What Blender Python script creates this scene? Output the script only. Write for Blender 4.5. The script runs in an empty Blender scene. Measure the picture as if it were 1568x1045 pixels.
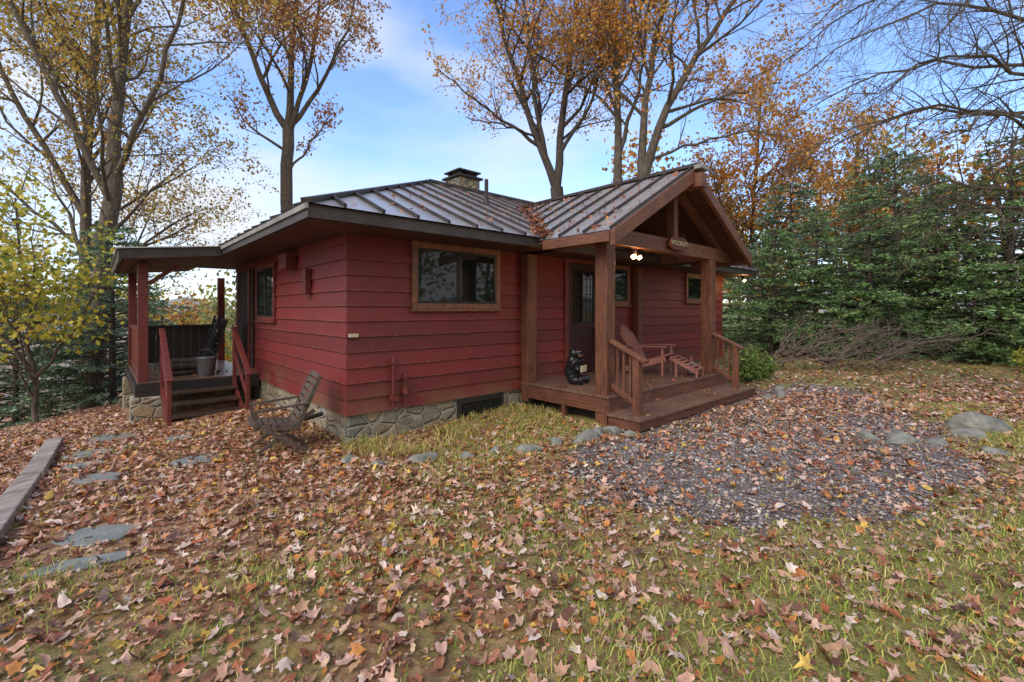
import bpy, math, random, bmesh
import numpy as np
from mathutils import Vector, Matrix
R=np.random.default_rng(11); random.seed(11)
scene=bpy.context.scene
col=scene.collection
def S(r,g,b):
    f=lambda c:((c/255+0.055)/1.055)**2.4 if c>10 else c/255/12.92
    return (f(r),f(g),f(b))
# ------------------------------------------------------------ materials
class N:
    def __init__(s,name):
        s.m=bpy.data.materials.new(name); s.m.use_nodes=True
        s.t=s.m.node_tree; s.n=s.t.nodes; s.l=s.t.links
        s.b=s.n['Principled BSDF']; s.out=s.n['Material Output']
    def add(s,ty,**k):
        n=s.n.new(ty)
        for a,v in k.items():
            if a in n.inputs.keys(): n.inputs[a].default_value=v
            else: setattr(n,a,v)
        return n
    def link(s,a,b): s.l.new(a,b)
    def coord(s,scale=(1,1,1),kind='Object'):
        c=s.n.new('ShaderNodeTexCoord'); m=s.n.new('ShaderNodeMapping'); m.inputs['Scale'].default_value=scale
        s.link(c.outputs[kind],m.inputs['Vector']); return m.outputs[0]
    def noise(s,vec,scale,detail=5,rough=.6):
        n=s.n.new('ShaderNodeTexNoise'); n.inputs['Scale'].default_value=scale; n.inputs['Detail'].default_value=detail; n.inputs['Roughness'].default_value=rough
        s.link(vec,n.inputs['Vector']); return n
    def ramp(s,fac,stops,interp='LINEAR'):
        r=s.n.new('ShaderNodeValToRGB'); cr=r.color_ramp; cr.interpolation=interp
        while len(cr.elements)<len(stops): cr.elements.new(.5)
        for e,(p,c) in zip(cr.elements,stops):
            e.position=p; e.color=(c[0],c[1],c[2],1) if hasattr(c,'__len__') else (c,c,c,1)
        s.link(fac,r.inputs[0]); return r.outputs[0]
    def mix(s,fac,a,b,mode='MIX'):
        m=s.n.new('ShaderNodeMix'); m.data_type='RGBA'; m.blend_type=mode
        for sock,v in ((m.inputs[0],fac),(m.inputs[6],a),(m.inputs[7],b)):
            if hasattr(v,'is_linked'): s.link(v,sock)
            elif hasattr(v,'__len__'): sock.default_value=(v[0],v[1],v[2],1)
            else: sock.default_value=v
        return m.outputs[2]
    def bump(s,h,strength=.4,dist=.02):
        b=s.n.new('ShaderNodeBump'); b.inputs['Strength'].default_value=strength; b.inputs['Distance'].default_value=dist
        s.link(h,b.inputs['Height']); s.link(b.outputs[0],s.b.inputs['Normal'])
def simple(name,c1,c2=None,rough=.6,scale=6,stretch=(1,1,1),bump=.3,metal=0,lo=.35,hi=.65,emit=None):
    q=N(name); c2=c2 or tuple(v*.6 for v in c1)
    v=q.coord(stretch); n=q.noise(v,scale,8,.65)
    c=q.ramp(n.outputs[0],[(lo,c1),(hi,c2)])
    n2=q.noise(q.coord(),2.0,4,.6)
    g=q.ramp(n2.outputs[0],[(.3,.72),(.7,1.1)])
    c=q.mix(1.0,c,g,'MULTIPLY')
    q.link(c,q.b.inputs['Base Color'])
    q.b.inputs['Roughness'].default_value=rough; q.b.inputs['Metallic'].default_value=metal
    if bump: q.bump(n.outputs[0],bump,.01)
    if emit: 
        q.b.inputs['Emission Color'].default_value=(*emit[0],1); q.b.inputs['Emission Strength'].default_value=emit[1]
    return q.m
def attr_mat(name,rough=.55,transl=.0,spec=.4,noise=True):
    q=N(name); a=q.add('ShaderNodeAttribute'); a.attribute_name='Col'
    c=a.outputs['Color']
    if noise:
        n=q.noise(q.coord(),30,3,.6); c=q.mix(1.0,c,q.ramp(n.outputs[0],[(.3,.7),(.7,1.2)]),'MULTIPLY')
    q.link(c,q.b.inputs['Base Color']); q.b.inputs['Roughness'].default_value=rough
    q.b.inputs['Specular IOR Level'].default_value=spec
    if transl>0:
        t=q.add('ShaderNodeBsdfTranslucent'); q.link(c,t.inputs[0]); mx=q.add('ShaderNodeMixShader'); mx.inputs[0].default_value=transl
        q.link(q.b.outputs[0],mx.inputs[1]); q.link(t.outputs[0],mx.inputs[2]); q.link(mx.outputs[0],q.out.inputs[0])
    return q.m
def mk_siding():
    q=N('red_clapboard'); tc=q.n.new('ShaderNodeTexCoord')
    sx=q.add('ShaderNodeSeparateXYZ'); q.link(tc.outputs['Object'],sx.inputs[0])
    m1=q.add('ShaderNodeMath',operation='SUBTRACT'); q.link(sx.outputs[2],m1.inputs[0]); m1.inputs[1].default_value=.301
    m2=q.add('ShaderNodeMath',operation='DIVIDE'); q.link(m1.outputs[0],m2.inputs[0]); m2.inputs[1].default_value=.2
    fl=q.add('ShaderNodeMath',operation='FLOOR'); q.link(m2.outputs[0],fl.inputs[0])
    wn=q.add('ShaderNodeTexWhiteNoise',noise_dimensions='1D'); q.link(fl.outputs[0],wn.inputs['W'])
    grain=q.noise(q.coord((3,3,60)),3,8,.7); big=q.noise(q.coord((1,1,1.5)),1.3,5,.6)
    base=q.ramp(grain.outputs[0],[(.3,S(134,46,43)),(.7,S(110,34,34))])
    base=q.mix(q.ramp(big.outputs[0],[(.42,0.0),(.75,.6)]),base,S(90,42,37))
    blot=q.noise(q.coord((2,2,5)),4,6,.75)
    base=q.mix(q.ramp(blot.outputs[0],[(.6,0.0),(.74,.5)]),base,S(152,84,72))
    fr=q.add('ShaderNodeMath',operation='FRACT'); q.link(m2.outputs[0],fr.inputs[0])
    edge=q.ramp(fr.outputs[0],[(0.0,.6),(.10,0.0)]); ew=q.mix(1.0,edge,q.ramp(q.noise(q.coord((4,4,1)),3,6,.7).outputs[0],[(.5,0.0),(.62,1.0)]),'MULTIPLY')
    base=q.mix(ew,base,S(166,122,104))
    var=q.ramp(wn.outputs[0],[(0,.80),(1,1.14)])
    base=q.mix(1.0,base,var,'MULTIPLY')
    mr=q.add('ShaderNodeMapRange'); q.link(sx.outputs[2],mr.inputs[0]); mr.inputs[1].default_value=.25; mr.inputs[2].default_value=.75
    inv=q.ramp(mr.outputs[0],[(0,.75),(1,0.0)])
    st=q.mix(1.0,inv,q.ramp(big.outputs[0],[(.4,0.0),(.6,1.0)]),'MULTIPLY')
    base=q.mix(st,base,S(128,92,62))
    q.link(base,q.b.inputs['Base Color']); q.b.inputs['Roughness'].default_value=.55
    q.bump(grain.outputs[0],.35,.006); return q.m
def mk_stone(name,scale=4.5,mortar=S(168,160,144)):
    q=N(name); v=q.coord((1,1,1.35)); d=q.noise(v,3,3,.5)
    vv=q.mix(.08,v,d.outputs['Color'])
    vo=q.add('ShaderNodeTexVoronoi',Scale=scale); q.link(vv,vo.inputs['Vector'])
    ve=q.add('ShaderNodeTexVoronoi',Scale=scale,feature='DISTANCE_TO_EDGE'); q.link(vv,ve.inputs['Vector'])
    se=q.add('ShaderNodeSeparateColor'); q.link(vo.outputs['Color'],se.inputs[0])
    c=q.ramp(se.outputs[0],[(0,S(136,126,108)),(.35,S(168,152,124)),(.6,S(124,124,114)),(.85,S(178,154,116)),(1,S(148,148,142))])
    n=q.noise(v,14,8,.7); c=q.mix(1.0,c,q.ramp(n.outputs[0],[(.3,.6),(.7,1.25)]),'MULTIPLY')
    e=q.ramp(ve.outputs[0],[(.02,1.0),(.045,0.0)])
    c=q.mix(e,c,mortar)
    q.link(c,q.b.inputs['Base Color']); q.b.inputs['Roughness'].default_value=.85
    h=q.ramp(ve.outputs[0],[(.02,0.0),(.12,1.0)]); h2=q.mix(.25,h,n.outputs[0])
    q.bump(h2,.9,.05); return q.m
def mk_roof():
    q=N('standing_seam_metal'); v=q.coord(); n=q.noise(v,1.6,6,.65); n2=q.noise(q.coord((1,1,1)),18,4,.6)
    c=q.ramp(n.outputs[0],[(.3,S(172,166,162)),(.55,S(196,190,186)),(.75,S(158,150,144))])
    c=q.mix(q.ramp(n2.outputs[0],[(.6,0.0),(.75,.5)]),c,S(122,104,90))
    q.link(c,q.b.inputs['Base Color']); q.b.inputs['Metallic'].default_value=.5
    q.link(q.ramp(n.outputs[0],[(.3,.2),(.7,.38)]),q.b.inputs['Roughness']); q.bump(n.outputs[0],.15,.02); return q.m
def mk_ground():
    q=N('leafy_lawn'); v=q.coord()
    big=q.noise(v,.45,5,.6); med=q.noise(v,2.2,6,.65)
    wv=q.mix(.05,v,q.noise(v,9,2).outputs['Color'])
    vo=q.add('ShaderNodeTexVoronoi',Scale=17.0); q.link(wv,vo.inputs['Vector'])
    se=q.add('ShaderNodeSeparateColor'); q.link(vo.outputs['Color'],se.inputs[0])
    litter=q.ramp(se.outputs[0],[(0,S(118,76,52)),(.2,S(168,116,80)),(.4,S(200,154,112)),(.55,S(142,92,60)),(.72,S(210,164,124)),(.86,S(186,142,80)),(1,S(124,98,74))])
    fine=q.noise(v,60,6,.8)
    grass=q.ramp(fine.outputs[0],[(.3,S(100,100,46)),(.5,S(154,144,76)),(.7,S(190,170,104))])
    mk=q.mix(.55,big.outputs[0],med.outputs[0])
    a=q.add('ShaderNodeAttribute'); a.attribute_name='Col'
    sa=q.add('ShaderNodeSeparateColor'); q.link(a.outputs['Color'],sa.inputs[0])
    ad=q.add('ShaderNodeMath',operation='ADD'); q.link(mk,ad.inputs[0]); q.link(sa.outputs[0],ad.inputs[1])
    fac=q.ramp(ad.outputs[0],[(.42,0.0),(.55,1.0)])
    c=q.mix(fac,litter,grass)
    c=q.mix(1.0,c,q.ramp(fine.outputs[0],[(.3,.62),(.7,1.1)]),'MULTIPLY')
    q.link(c,q.b.inputs['Base Color']); q.b.inputs['Roughness'].default_value=.8
    hh=q.mix(.5,vo.outputs['Distance'],fine.outputs[0]); q.bump(hh,.8,.04); return q.m
def mk_gravel():
    q=N('wet_gravel'); v=q.coord(); vo=q.add('ShaderNodeTexVoronoi',Scale=26.0); q.link(v,vo.inputs['Vector'])
    se=q.add('ShaderNodeSeparateColor'); q.link(vo.outputs['Color'],se.inputs[0])
    c=q.ramp(se.outputs[0],[(0,S(110,100,98)),(.4,S(144,134,132)),(.7,S(172,162,158)),(1,S(132,108,92))])
    c=q.mix(q.ramp(vo.outputs['Distance'],[(.2,0.0),(.6,.7)]),c,S(88,72,62))
    q.link(c,q.b.inputs['Base Color']); q.b.inputs['Roughness'].default_value=.5
    inv=q.ramp(vo.outputs['Distance'],[(0,1.0),(.6,0.0)]); q.bump(inv,.9,.03); return q.m
M_sid=mk_siding(); M_stone=mk_stone('fieldstone'); M_roof=mk_roof(); M_ground=mk_ground(); M_gravel=mk_gravel()
M_seam=simple('roof_seam_metal',S(84,74,68),S(62,54,50),.45,5,metal=.3)
M_beam=simple('stained_timber',S(140,92,66),S(100,60,44),.55,3,(2,2,14),.35)
M_post=simple('stained_post',S(136,86,62),S(90,54,40),.55,5,(6,6,.8),.4)
M_deck=simple('wet_deck_boards',S(142,110,94),S(102,76,62),.3,4,(2,10,2),.3)
M_deckred=simple('red_skirt_board',S(130,84,64),S(92,56,44),.5,4,(1,1,10),.3)
M_fascia=simple('dark_fascia',S(76,64,58),S(56,48,44),.45,5)
M_fasciaL=simple('weathered_drip_edge',S(170,166,160),S(130,124,118),.5,5)
M_soffit=simple('soffit_board',S(90,52,44),S(64,38,34),.6,4,(1,8,1))
M_ceil=simple('porch_ceiling',S(110,70,50),S(74,46,34),.6,4,(8,1,1))
M_trim=simple('window_trim',S(152,102,76),S(120,74,56),.5,4,(3,3,3))
M_sash=simple('dark_sash',S(46,40,38),S(34,30,28),.4,5)
M_red=simple('red_painted_wood',S(130,58,50),S(96,42,38),.5,6,(2,2,8))
M_dark=simple('dark_boards',S(58,50,46),S(36,32,30),.7,4,(1,1,8))
M_black=simple('black_plastic',S(34,34,36),S(22,22,24),.4,6)
M_metal=simple('galvanised_steel',S(150,152,156),S(120,124,128),.35,8,metal=.8,bump=.1)
M_rust=simple('dark_steel',S(70,60,56),S(50,42,40),.5,10,metal=.3)
M_tread=simple('wet_tread',S(94,72,60),S(60,48,40),.35,5,(2,8,2))
M_grey=simple('weathered_wood',S(112,94,80),S(70,58,50),.7,5,(6,6,6),.4)
M_chair=simple('faded_red_wood',S(180,124,108),S(150,94,82),.6,6,(3,3,3))
M_slab=simple('bluestone',S(156,156,148),S(116,118,112),.6,4,(1,1,1),.5)
M_rock=simple('lichen_rock',S(162,158,146),S(92,92,84),.8,5,(1,1,1),.8)
M_tie=simple('landscape_timber',S(184,170,156),S(132,116,104),.8,4,(4,1,4),.5)
M_bark=simple('bark',S(124,110,94),S(70,60,52),.9,7,(3,3,.7),.9)
M_barkd=simple('dark_bark',S(98,86,76),S(58,50,44),.9,7,(3,3,.7),.9)
M_cream=simple('cream_paint',S(214,200,170),S(190,174,140),.6,6)
M_brown=simple('brown_fur_paint',S(120,84,54),S(90,60,40),.6,10)
M_bulb=simple('lit_bulb',(1,.8,.5),(1,.8,.5),.5,emit=((1,.62,.28),14),bump=0)
M_leafg=attr_mat('ground_leaf',.45,.0,.45); M_leaft=attr_mat('tree_leaf',.6,.35,.25,False); M_needle=attr_mat('needle',.6,.0,.2,False)
M_grassb=attr_mat('grass_blade',.6,.0,.25,False)
def mk_glass():
    q=N('window_glass'); n=q.noise(q.coord(),1.2,2); q.b.inputs['Base Color'].default_value=(.014,.017,.016,1)
    q.b.inputs['Roughness'].default_value=.03; q.b.inputs['Specular IOR Level'].default_value=.5; q.bump(n.outputs[0],.05,.05); return q.m
M_glass=mk_glass()
M_door=simple('dark_screen_door',S(66,34,32),S(48,26,24),.5,4)
# ------------------------------------------------------------ mesh tools
def link(o,parent=None):
    col.objects.link(o)
    if parent: o.parent=parent
    return o
def empty(name,loc=(0,0,0),rotz=0,parent=None,scale=1):
    e=bpy.data.objects.new(name,None); e.location=loc; e.rotation_euler=(0,0,rotz); e.scale=(scale,)*3; e.empty_display_size=.2
    return link(e,parent)
class MB:
    def __init__(s): s.v=[]; s.f=[]
    def poly(s,pts):
        b=len(s.v); s.v+= [tuple(p) for p in pts]; s.f.append(tuple(range(b,b+len(pts)))); return s
    def hexa(s,p):
        b=len(s.v); s.v+=[tuple(q) for q in p]
        for f in ((0,3,2,1),(4,5,6,7),(0,1,5,4),(1,2,6,5),(2,3,7,6),(3,0,4,7)): s.f.append(tuple(b+i for i in f))
        return s
    def box(s,lo,hi):
        (a,b,c),(d,e,f)=lo,hi
        return s.hexa([(a,b,c),(d,b,c),(d,e,c),(a,e,c),(a,b,f),(d,b,f),(d,e,f),(a,e,f)])
    def beam(s,p0,p1,w,h,up=(0,0,1)):
        p0=Vector(p0);p1=Vector(p1);d=(p1-p0).normalized();u=Vector(up)
        if abs(d.dot(u.normalized()))>.98: u=Vector((0,1,0))
        sd=d.cross(u).normalized()*w/2; uu=sd.cross(d).normalized()*h/2
        return s.hexa([p0-sd-uu,p0+sd-uu,p1+sd-uu,p1-sd-uu,p0-sd+uu,p0+sd+uu,p1+sd+uu,p1-sd+uu])
    def cyl(s,p0,p1,r0,r1=None,n=12):
        r1=r0 if r1 is None else r1
        p0=Vector(p0);p1=Vector(p1);d=(p1-p0).normalized();u=Vector((0,0,1)) if abs(d.z)<.9 else Vector((1,0,0))
        a=d.cross(u).normalized(); c=a.cross(d)
        b=len(s.v)
        for p,r in ((p0,r0),(p1,r1)):
            for i in range(n):
                t=2*math.pi*i/n; s.v.append(tuple(p+(a*math.cos(t)+c*math.sin(t))*r))
        for i in range(n): s.f.append((b+i,b+(i+1)%n,b+n+(i+1)%n,b+n+i))
        s.f.append(tuple(b+i for i in range(n))[::-1]); s.f.append(tuple(b+n+i for i in range(n))); return s
    def obj(s,name,mat,parent=None,bevel=0,smooth=False,loc=None,rz=0):
        me=bpy.data.meshes.new(name); me.from_pydata(s.v,[],s.f); me.materials.append(mat); me.update()
        bm=bmesh.new(); bm.from_mesh(me); bmesh.ops.recalc_face_normals(bm,faces=bm.faces); bm.to_mesh(me); bm.free()
        o=bpy.data.objects.new(name,me); link(o,parent)
        if smooth:
            for p in me.polygons: p.use_smooth=True
        if bevel:
            m=o.modifiers.new('b','BEVEL'); m.width=bevel; m.segments=2; m.limit_method='ANGLE'; m.angle_limit=.7
        if loc: o.location=loc
        o.rotation_euler=(0,0,rz)
        return o
def fast(name,V,F,mats,C=None,MI=None,smooth=False,parent=None,obj=True):
    V=np.asarray(V,np.float32);F=np.asarray(F,np.int32);k=F.shape[1]
    me=bpy.data.meshes.new(name); me.vertices.add(len(V)); me.vertices.foreach_set('co',V.ravel())
    me.loops.add(F.size); me.loops.foreach_set('vertex_index',F.ravel())
    me.polygons.add(len(F)); me.polygons.foreach_set('loop_start',np.arange(0,F.size,k,dtype=np.int32))
    for m in mats: me.materials.append(m)
    if MI is not None: me.polygons.foreach_set('material_index',np.asarray(MI,np.int32)); smooth=np.asarray(MI)==0
    me.polygons.foreach_set('use_smooth',np.array(np.broadcast_to(smooth,(len(F),)),dtype=bool))
    me.update(calc_edges=True)
    if C is not None:
        a=me.color_attributes.new('Col','FLOAT_COLOR','POINT'); cc=np.ones((len(V),4),np.float32); cc[:,:3]=C; a.data.foreach_set('color',cc.ravel())
    if not obj: return me
    return link(bpy.data.objects.new(name,me),parent)
# ------------------------------------------------------------ terrain
def H(x,y):
    x=np.asarray(x,float); y=np.asarray(y,float)
    q=np.clip(-x-2,0,None); h=-.012*np.minimum(q,10)**2-.24*np.clip(q-10,0,40)
    h=h-.10*np.clip(y-16,0,60)*np.clip((8-x)/16,0,1)*.6
    h=h-.09*np.exp(-((x+2.2)**2+(y-5.7)**2)/1.6)
    h=h+.018*np.sin(x*1.7+.5)*np.sin(y*1.3)+.012*np.sin(x*3.9+y*2.7)
    h=h+.03*np.clip(np.hypot(x,y)-90,0,200)
    return h
n=240; u=np.linspace(-1,1,n); gx=np.sign(u)*(np.abs(u)*14+np.abs(u)**5*236)
X,Y=np.meshgrid(gx,gx+6); Z=H(X,Y)
V=np.stack([X,Y,Z],-1).reshape(-1,3); i=np.arange(n*n).reshape(n,n)
F=np.stack([i[:-1,:-1],i[:-1,1:],i[1:,1:],i[1:,:-1]],-1).reshape(-1,4)
def gmask(x,y):
    m=0*x
    m=m+.10*np.clip((x-.9)/2,0,1)*np.clip((4.8-y)/1.2,0,1)
    m=m-.12*np.clip((-x-.6)/1.2,0,1)*np.clip((y-2.2)/1.2,0,1)
    m=m+.05*np.clip((x-4.5)/2,0,1)
    return m
C=np.zeros((n*n,3)); C[:,0]=gmask(V[:,0],V[:,1])
fast('ground',V,F,[M_ground],C,smooth=True)
# ------------------------------------------------------------ house frame
CX,CY=-2.1,5.83; ANG=math.atan2(.671,.741)
ca,sa=math.cos(ANG),math.sin(ANG)
def toL(x,y):
    dx,dy=x-CX,y-CY; return dx*ca+dy*sa, -dx*sa+dy*ca
def toW(t,b): return CX+t*ca-b*sa, CY+t*sa+b*ca
cabin=empty('wooden_cabin',(CX,CY,0),ANG)
L,D=11.0,6.24; OV=.7
V=[];F=[]
for c in range(12):
    z0=.30+c*.2; z1=z0+.2
    def ring(o,z): return [(-o,-o,z),(L+o,-o,z),(L+o,D+o,z),(-o,D+o,z)]
    b=len(V); V+=ring(.034,z0)+ring(.008,z1)+ring(.003,z0)
    for k in range(4):
        a=k;d=(k+1)%4
        F.append((b+a,b+d,b+4+d,b+4+a)); F.append((b+8+a,b+8+d,b+d,b+a))
fast('siding',V,F,[M_sid],parent=cabin)
MB().box((.03,.03,-.9),(L-.03,D-.03,2.66)).obj('inner_walls',M_dark,cabin)
fd=MB(); fd.box((.012,.012,-.95),(L-.012,D-.012,.299)); fd.obj('foundation',M_stone,cabin,.02)
E=2.78; P=.45; KR=D/2+OV; ZR=E+P*KR
MB().box((-OV+.02,-OV+.02,2.62),(L+OV-.02,D+OV-.02,2.65)).obj('soffit',M_soffit,cabin)
fa=MB()
fa.box((-OV,-OV-.022,2.63),(L+OV,-OV,E-.02)); fa.box((-OV,D+OV,2.63),(L+OV,D+OV+.022,E-.02)); fa.box((-OV-.022,-OV-.022,2.63),(-OV,D+OV+.022,E-.02)); fa.box((L+OV,-OV-.022,2.63),(L+OV+.022,D+OV+.022,E-.02))
fa.obj('fascia',M_fascia,cabin)
MB().box((-OV-.05,-OV-.05,E-.06),(-OV-.023,D+OV,E-.003)).obj('drip_edge',M_fasciaL,cabin)
x0,x1,y0,y1=-OV-.05,L+OV+.05,-OV-.05,D+OV+.05; K=KR+.05
A=(x0,y0,E);B=(x1,y0,E);Cc=(x1,y1,E);Dd=(x0,y1,E);r0=(x0+K,y0+K,E+P*K);r1=(x1-K,y0+K,E+P*K)
rf=MB(); rf.poly([A,B,r1,r0]).poly([B,Cc,r1]).poly([Cc,Dd,r0,r1]).poly([Dd,A,r0]).poly([(p[0],p[1],E-.02) for p in (A,Dd,Cc,B)])
rf.obj('roof_panels',M_roof,cabin)
rb=MB(); dz=.02
def rib(p,q,w=.032,h=.05): rb.beam(Vector(p)+Vector((0,0,dz)),Vector(q)+Vector((0,0,dz)),w,h)
t=x0+.42
while t<x1:
    k=min(t-x0,x1-t,K); rib((t,y0,E),(t,y0+k,E+P*k)); rib((t,y1,E),(t,y1-k,E+P*k)); t+=.46
b=y0+.4
while b<y1:
    k=min(b-y0,y1-b,K); rib((x0,b,E),(x0+k,b,E+P*k)); rib((x1,b,E),(x1-k,b,E+P*k)); b+=.46
rib(A,r0,.11,.05);rib(B,r1,.11,.05);rib(r0,r1,.16,.06);rib(Cc,r1,.11,.05);rib(Dd,r0,.11,.05)
TC,TE0,TE1,ZG,PG,BF=5.08,2.72,7.44,4.05,.56,-2.12
ZE=ZG-PG*(TC-TE0)
def mainz(b): return E+P*(b-y0)
def bval(z): return y0+(z-E)/P
pr=MB()
br=bval(ZG); bl=max(bval(ZE),-.9)
pr.poly([(TE0,BF,ZE),(TC,BF,ZG),(TC,br+.25,ZG),(TE0,bl+.2,ZE)]); pr.poly([(TE1,BF,ZE),(TE1,bl+.2,ZE),(TC,br+.25,ZG),(TC,BF,ZG)])
pr.obj('porch_roof_panels',M_roof,cabin)
def zg(t): return ZG-PG*abs(t-TC)
b=BF+.03
while b<br:
    if mainz(b)>ZE and b>y0: tl=TC-(ZG-mainz(b))/PG
    else: tl=TE0
    for sgn in (1,-1): rib((TC-sgn*(TC-tl),b,zg(tl)),(TC,b,ZG))
    b+=.46
rib((TC,BF-.03,ZG),(TC,br,ZG),.18,.05)
rib((TE0,bl,ZE),(TC,br,ZG),.05,.015); rib((TE1,bl,ZE),(TC,br,ZG),.05,.015)
rb.obj('roof_seams',M_seam,cabin)
un=MB()
for s in (1,-1):
    te=TC-s*(TC-TE0); tin=te+s*.03
    un.hexa([(tin,BF+.05,zg(tin)-.08),(TC,BF+.05,ZG-.08),(TC,.0,ZG-.08),(tin,.0,zg(tin)-.08),(tin,BF+.05,zg(tin)-.03),(TC,BF+.05,ZG-.03),(TC,0,ZG-.03),(tin,0,zg(tin)-.03)])
un.obj('porch_ceiling',M_ceil,cabin)
rk=MB()
for s in (1,-1):
    te=TC-s*(TC-TE0)
    rk.hexa([(te,BF-.03,ZE-.21),(TC,BF-.03,ZG-.23),(TC,BF+.045,ZG-.23),(te,BF+.045,ZE-.21),(te,BF-.03,ZE-.006),(TC,BF-.03,ZG-.006),(TC,BF+.045,ZG-.006),(te,BF+.045,ZE-.006)])
    rk.hexa([(te-s*.02,BF+.047,ZE-.16),(te+s*.02,BF+.047,ZE-.14),(te+s*.02,bl+.02,ZE-.14),(te-s*.02,bl+.02,ZE-.16),(te-s*.02,BF+.047,ZE-.015),(te+s*.02,BF+.047,ZE-.01),(te+s*.02,bl+.02,ZE-.01),(te-s*.02,bl+.02,ZE-.015)])
rk.box((TC-.1,BF-.14,ZG-.36),(TC+.1,-.1,ZG-.13))
PT0,PT1,PB=3.14,6.46,-1.69
rk.box((TE0+.15,PB-.09,2.62),(TE1-.15,PB+.09,2.86))
rk.box((PT0-.09,PB+.095,2.62),(PT0+.09,-.03,2.80)); rk.box((PT1-.09,PB+.095,2.62),(PT1+.09,-.03,2.80))
rk.box((TC-.07,PB-.075,2.865),(TC+.07,PB+.075,ZG-.37))
for s in (1,-1):
    a=TC-s*1.85
    rk.beam((a,PB,zg(a)-.17),(TC-s*.1,PB,zg(TC-s*.1)-.17),.14,.13,(0,1,0))
rk.obj('porch_timbers',M_beam,cabin,.008)
MB().box((TC-.14,BF-.16,ZG-.07),(TC+.14,BF-.032,ZG-.01)).obj('ridge_cap_end',M_fasciaL,cabin)
po=MB()
po.box((PT0-.105,PB-.105,-.1),(PT0+.105,PB+.105,2.618)); po.box((PT1-.105,PB-.105,-.1),(PT1+.105,PB+.105,2.618))
po.box((PT0-.09,-.20,.42),(PT0+.09,-.035,2.6)); po.box((PT0-.13,-.205,.1),(PT0-.095,-.03,2.6)); po.box((PT1-.08,-.19,.42),(PT1+.08,-.035,2.6))
po.obj('porch_posts',M_post,cabin,.012)
dk=MB(); b=-1.86
while b<-.04:
    dk.box((3.0,b,.385),(7.0,min(b+.134,-.03),.42)); b+=.142
dk.obj('porch_floor',M_deck,cabin,.004)
sk=MB()
sk.box((3.02,-1.84,.17),(6.98,-1.80,.383)); sk.box((3.02,-1.795,.17),(3.06,-.04,.383)); sk.box((6.94,-1.795,.17),(6.98,-.04,.383))
sk.box((2.98,-2.36,.02),(7.0,-2.32,.155)); sk.box((2.98,-2.318,.02),(3.02,-1.86,.155)); sk.box((6.96,-2.318,.02),(7.0,-1.86,.155))
sk.box((3.03,-1.0,.0),(3.10,-.93,.17))
sk.obj('porch_skirt',M_deckred,cabin,.004)
st=MB()
for k in range(4): st.box((2.95,-2.40+k*.142,.157),(7.03,-2.40+k*.142+.134,.192))
st.obj('porch_step',M_deck,cabin,.004)
MB().box((3.28,-1.55,-.2),(6.3,-.05,.16)).obj('porch_underside',M_dark,cabin)
rl=MB()
for tt in (PT0+.02,PT1-.02):
    rl.box((tt-.05,-2.27,.0),(tt+.05,-2.17,.97)); rl.beam((tt,PB-.10,1.20),(tt,-2.36,.94),.13,.04); rl.beam((tt,PB-.10,.56),(tt,-2.17,.36),.05,.07)
    for k in range(3):
        f=(k+1)/4; yb=PB-.1-f*.42; rl.box((tt-.017,yb-.017,.53-f*.19),(tt+.017,yb+.017,1.17-f*.22))
rl.obj('porch_railing',M_post,cabin,.006)
def wpt(wall,a,o,z): return (a,-o,z) if wall=='f' else (-o,a,z)
def wbox(mb,wall,a0,a1,o0,o1,z0,z1):
    p=wpt(wall,a0,o0,z0); q=wpt(wall,a1,o1,z1)
    mb.box([min(x,y) for x,y in zip(p,q)],[max(x,y) for x,y in zip(p,q)])
def window(wall,a0,a1,z0,z1,panes=2,tw=.085,tm=M_trim):
    tr=MB(); wbox(tr,wall,a0,a1,.0,.068,z1-tw,z1); wbox(tr,wall,a0,a1,.0,.068,z0,z0+tw); wbox(tr,wall,a0-.02,a1+.02,.0,.095,z0-.03,z0-.001)
    wbox(tr,wall,a0,a0+tw,.0,.066,z0+tw,z1-tw); wbox(tr,wall,a1-tw,a1,.0,.066,z0+tw,z1-tw); tr.obj('window_frame',tm,cabin,.004)
    g=MB(); wbox(g,wall,a0+tw,a1-tw,.0,.038,z0+tw,z1-tw); g.obj('window_glass',M_glass,cabin)
    sh=MB(); w=(a1-a0-2*tw)/panes
    for k in range(panes):
        l=a0+tw+k*w; r=l+w; o=.050+.006*(k%2)
        wbox(sh,wall,l,l+.035,.038,o,z0+tw,z1-tw); wbox(sh,wall,r-.035,r-.001,.038,o,z0+tw,z1-tw)
        wbox(sh,wall,l+.036,r-.036,.038,o,z0+tw,z0+tw+.035); wbox(sh,wall,l+.036,r-.036,.038,o,z1-tw-.035,z1-tw)
    sh.obj('window_sash',M_sash,cabin)
window('f',.9,2.52,1.66,2.62); window('f',5.55,6.25,1.75,2.6,1); window('f',8.8,9.75,1.85,2.6,1)
window('l',3.05,4.3,1.45,2.5,2,.07,M_red)
dr=MB(); wbox(dr,'f',4.12,4.22,0,.07,.42,2.55); wbox(dr,'f',5.08,5.18,0,.07,.42,2.55); wbox(dr,'f',4.12,5.18,0,.072,2.551,2.62); dr.obj('door_frame',M_red,cabin,.004)
d2=MB(); wbox(d2,'f',4.22,5.08,0,.040,.425,2.55); d2.obj('door_panel',M_door,cabin)
d3=MB()
for a0,a1,z0,z1 in ((4.23,4.33,.44,2.54),(4.97,5.07,.44,2.54),(4.331,4.969,.44,.7),(4.331,4.969,1.3,1.4),(4.331,4.969,2.42,2.54)): wbox(d3,'f',a0,a1,.041,.062,z0,z1)
d3.obj('screen_door_stiles',M_door,cabin,.003)
d4=MB(); wbox(d4,'f',4.335,4.965,.041,.045,1.41,2.41); d4.obj('door_glass',M_glass,cabin)
d4=MB()
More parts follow.
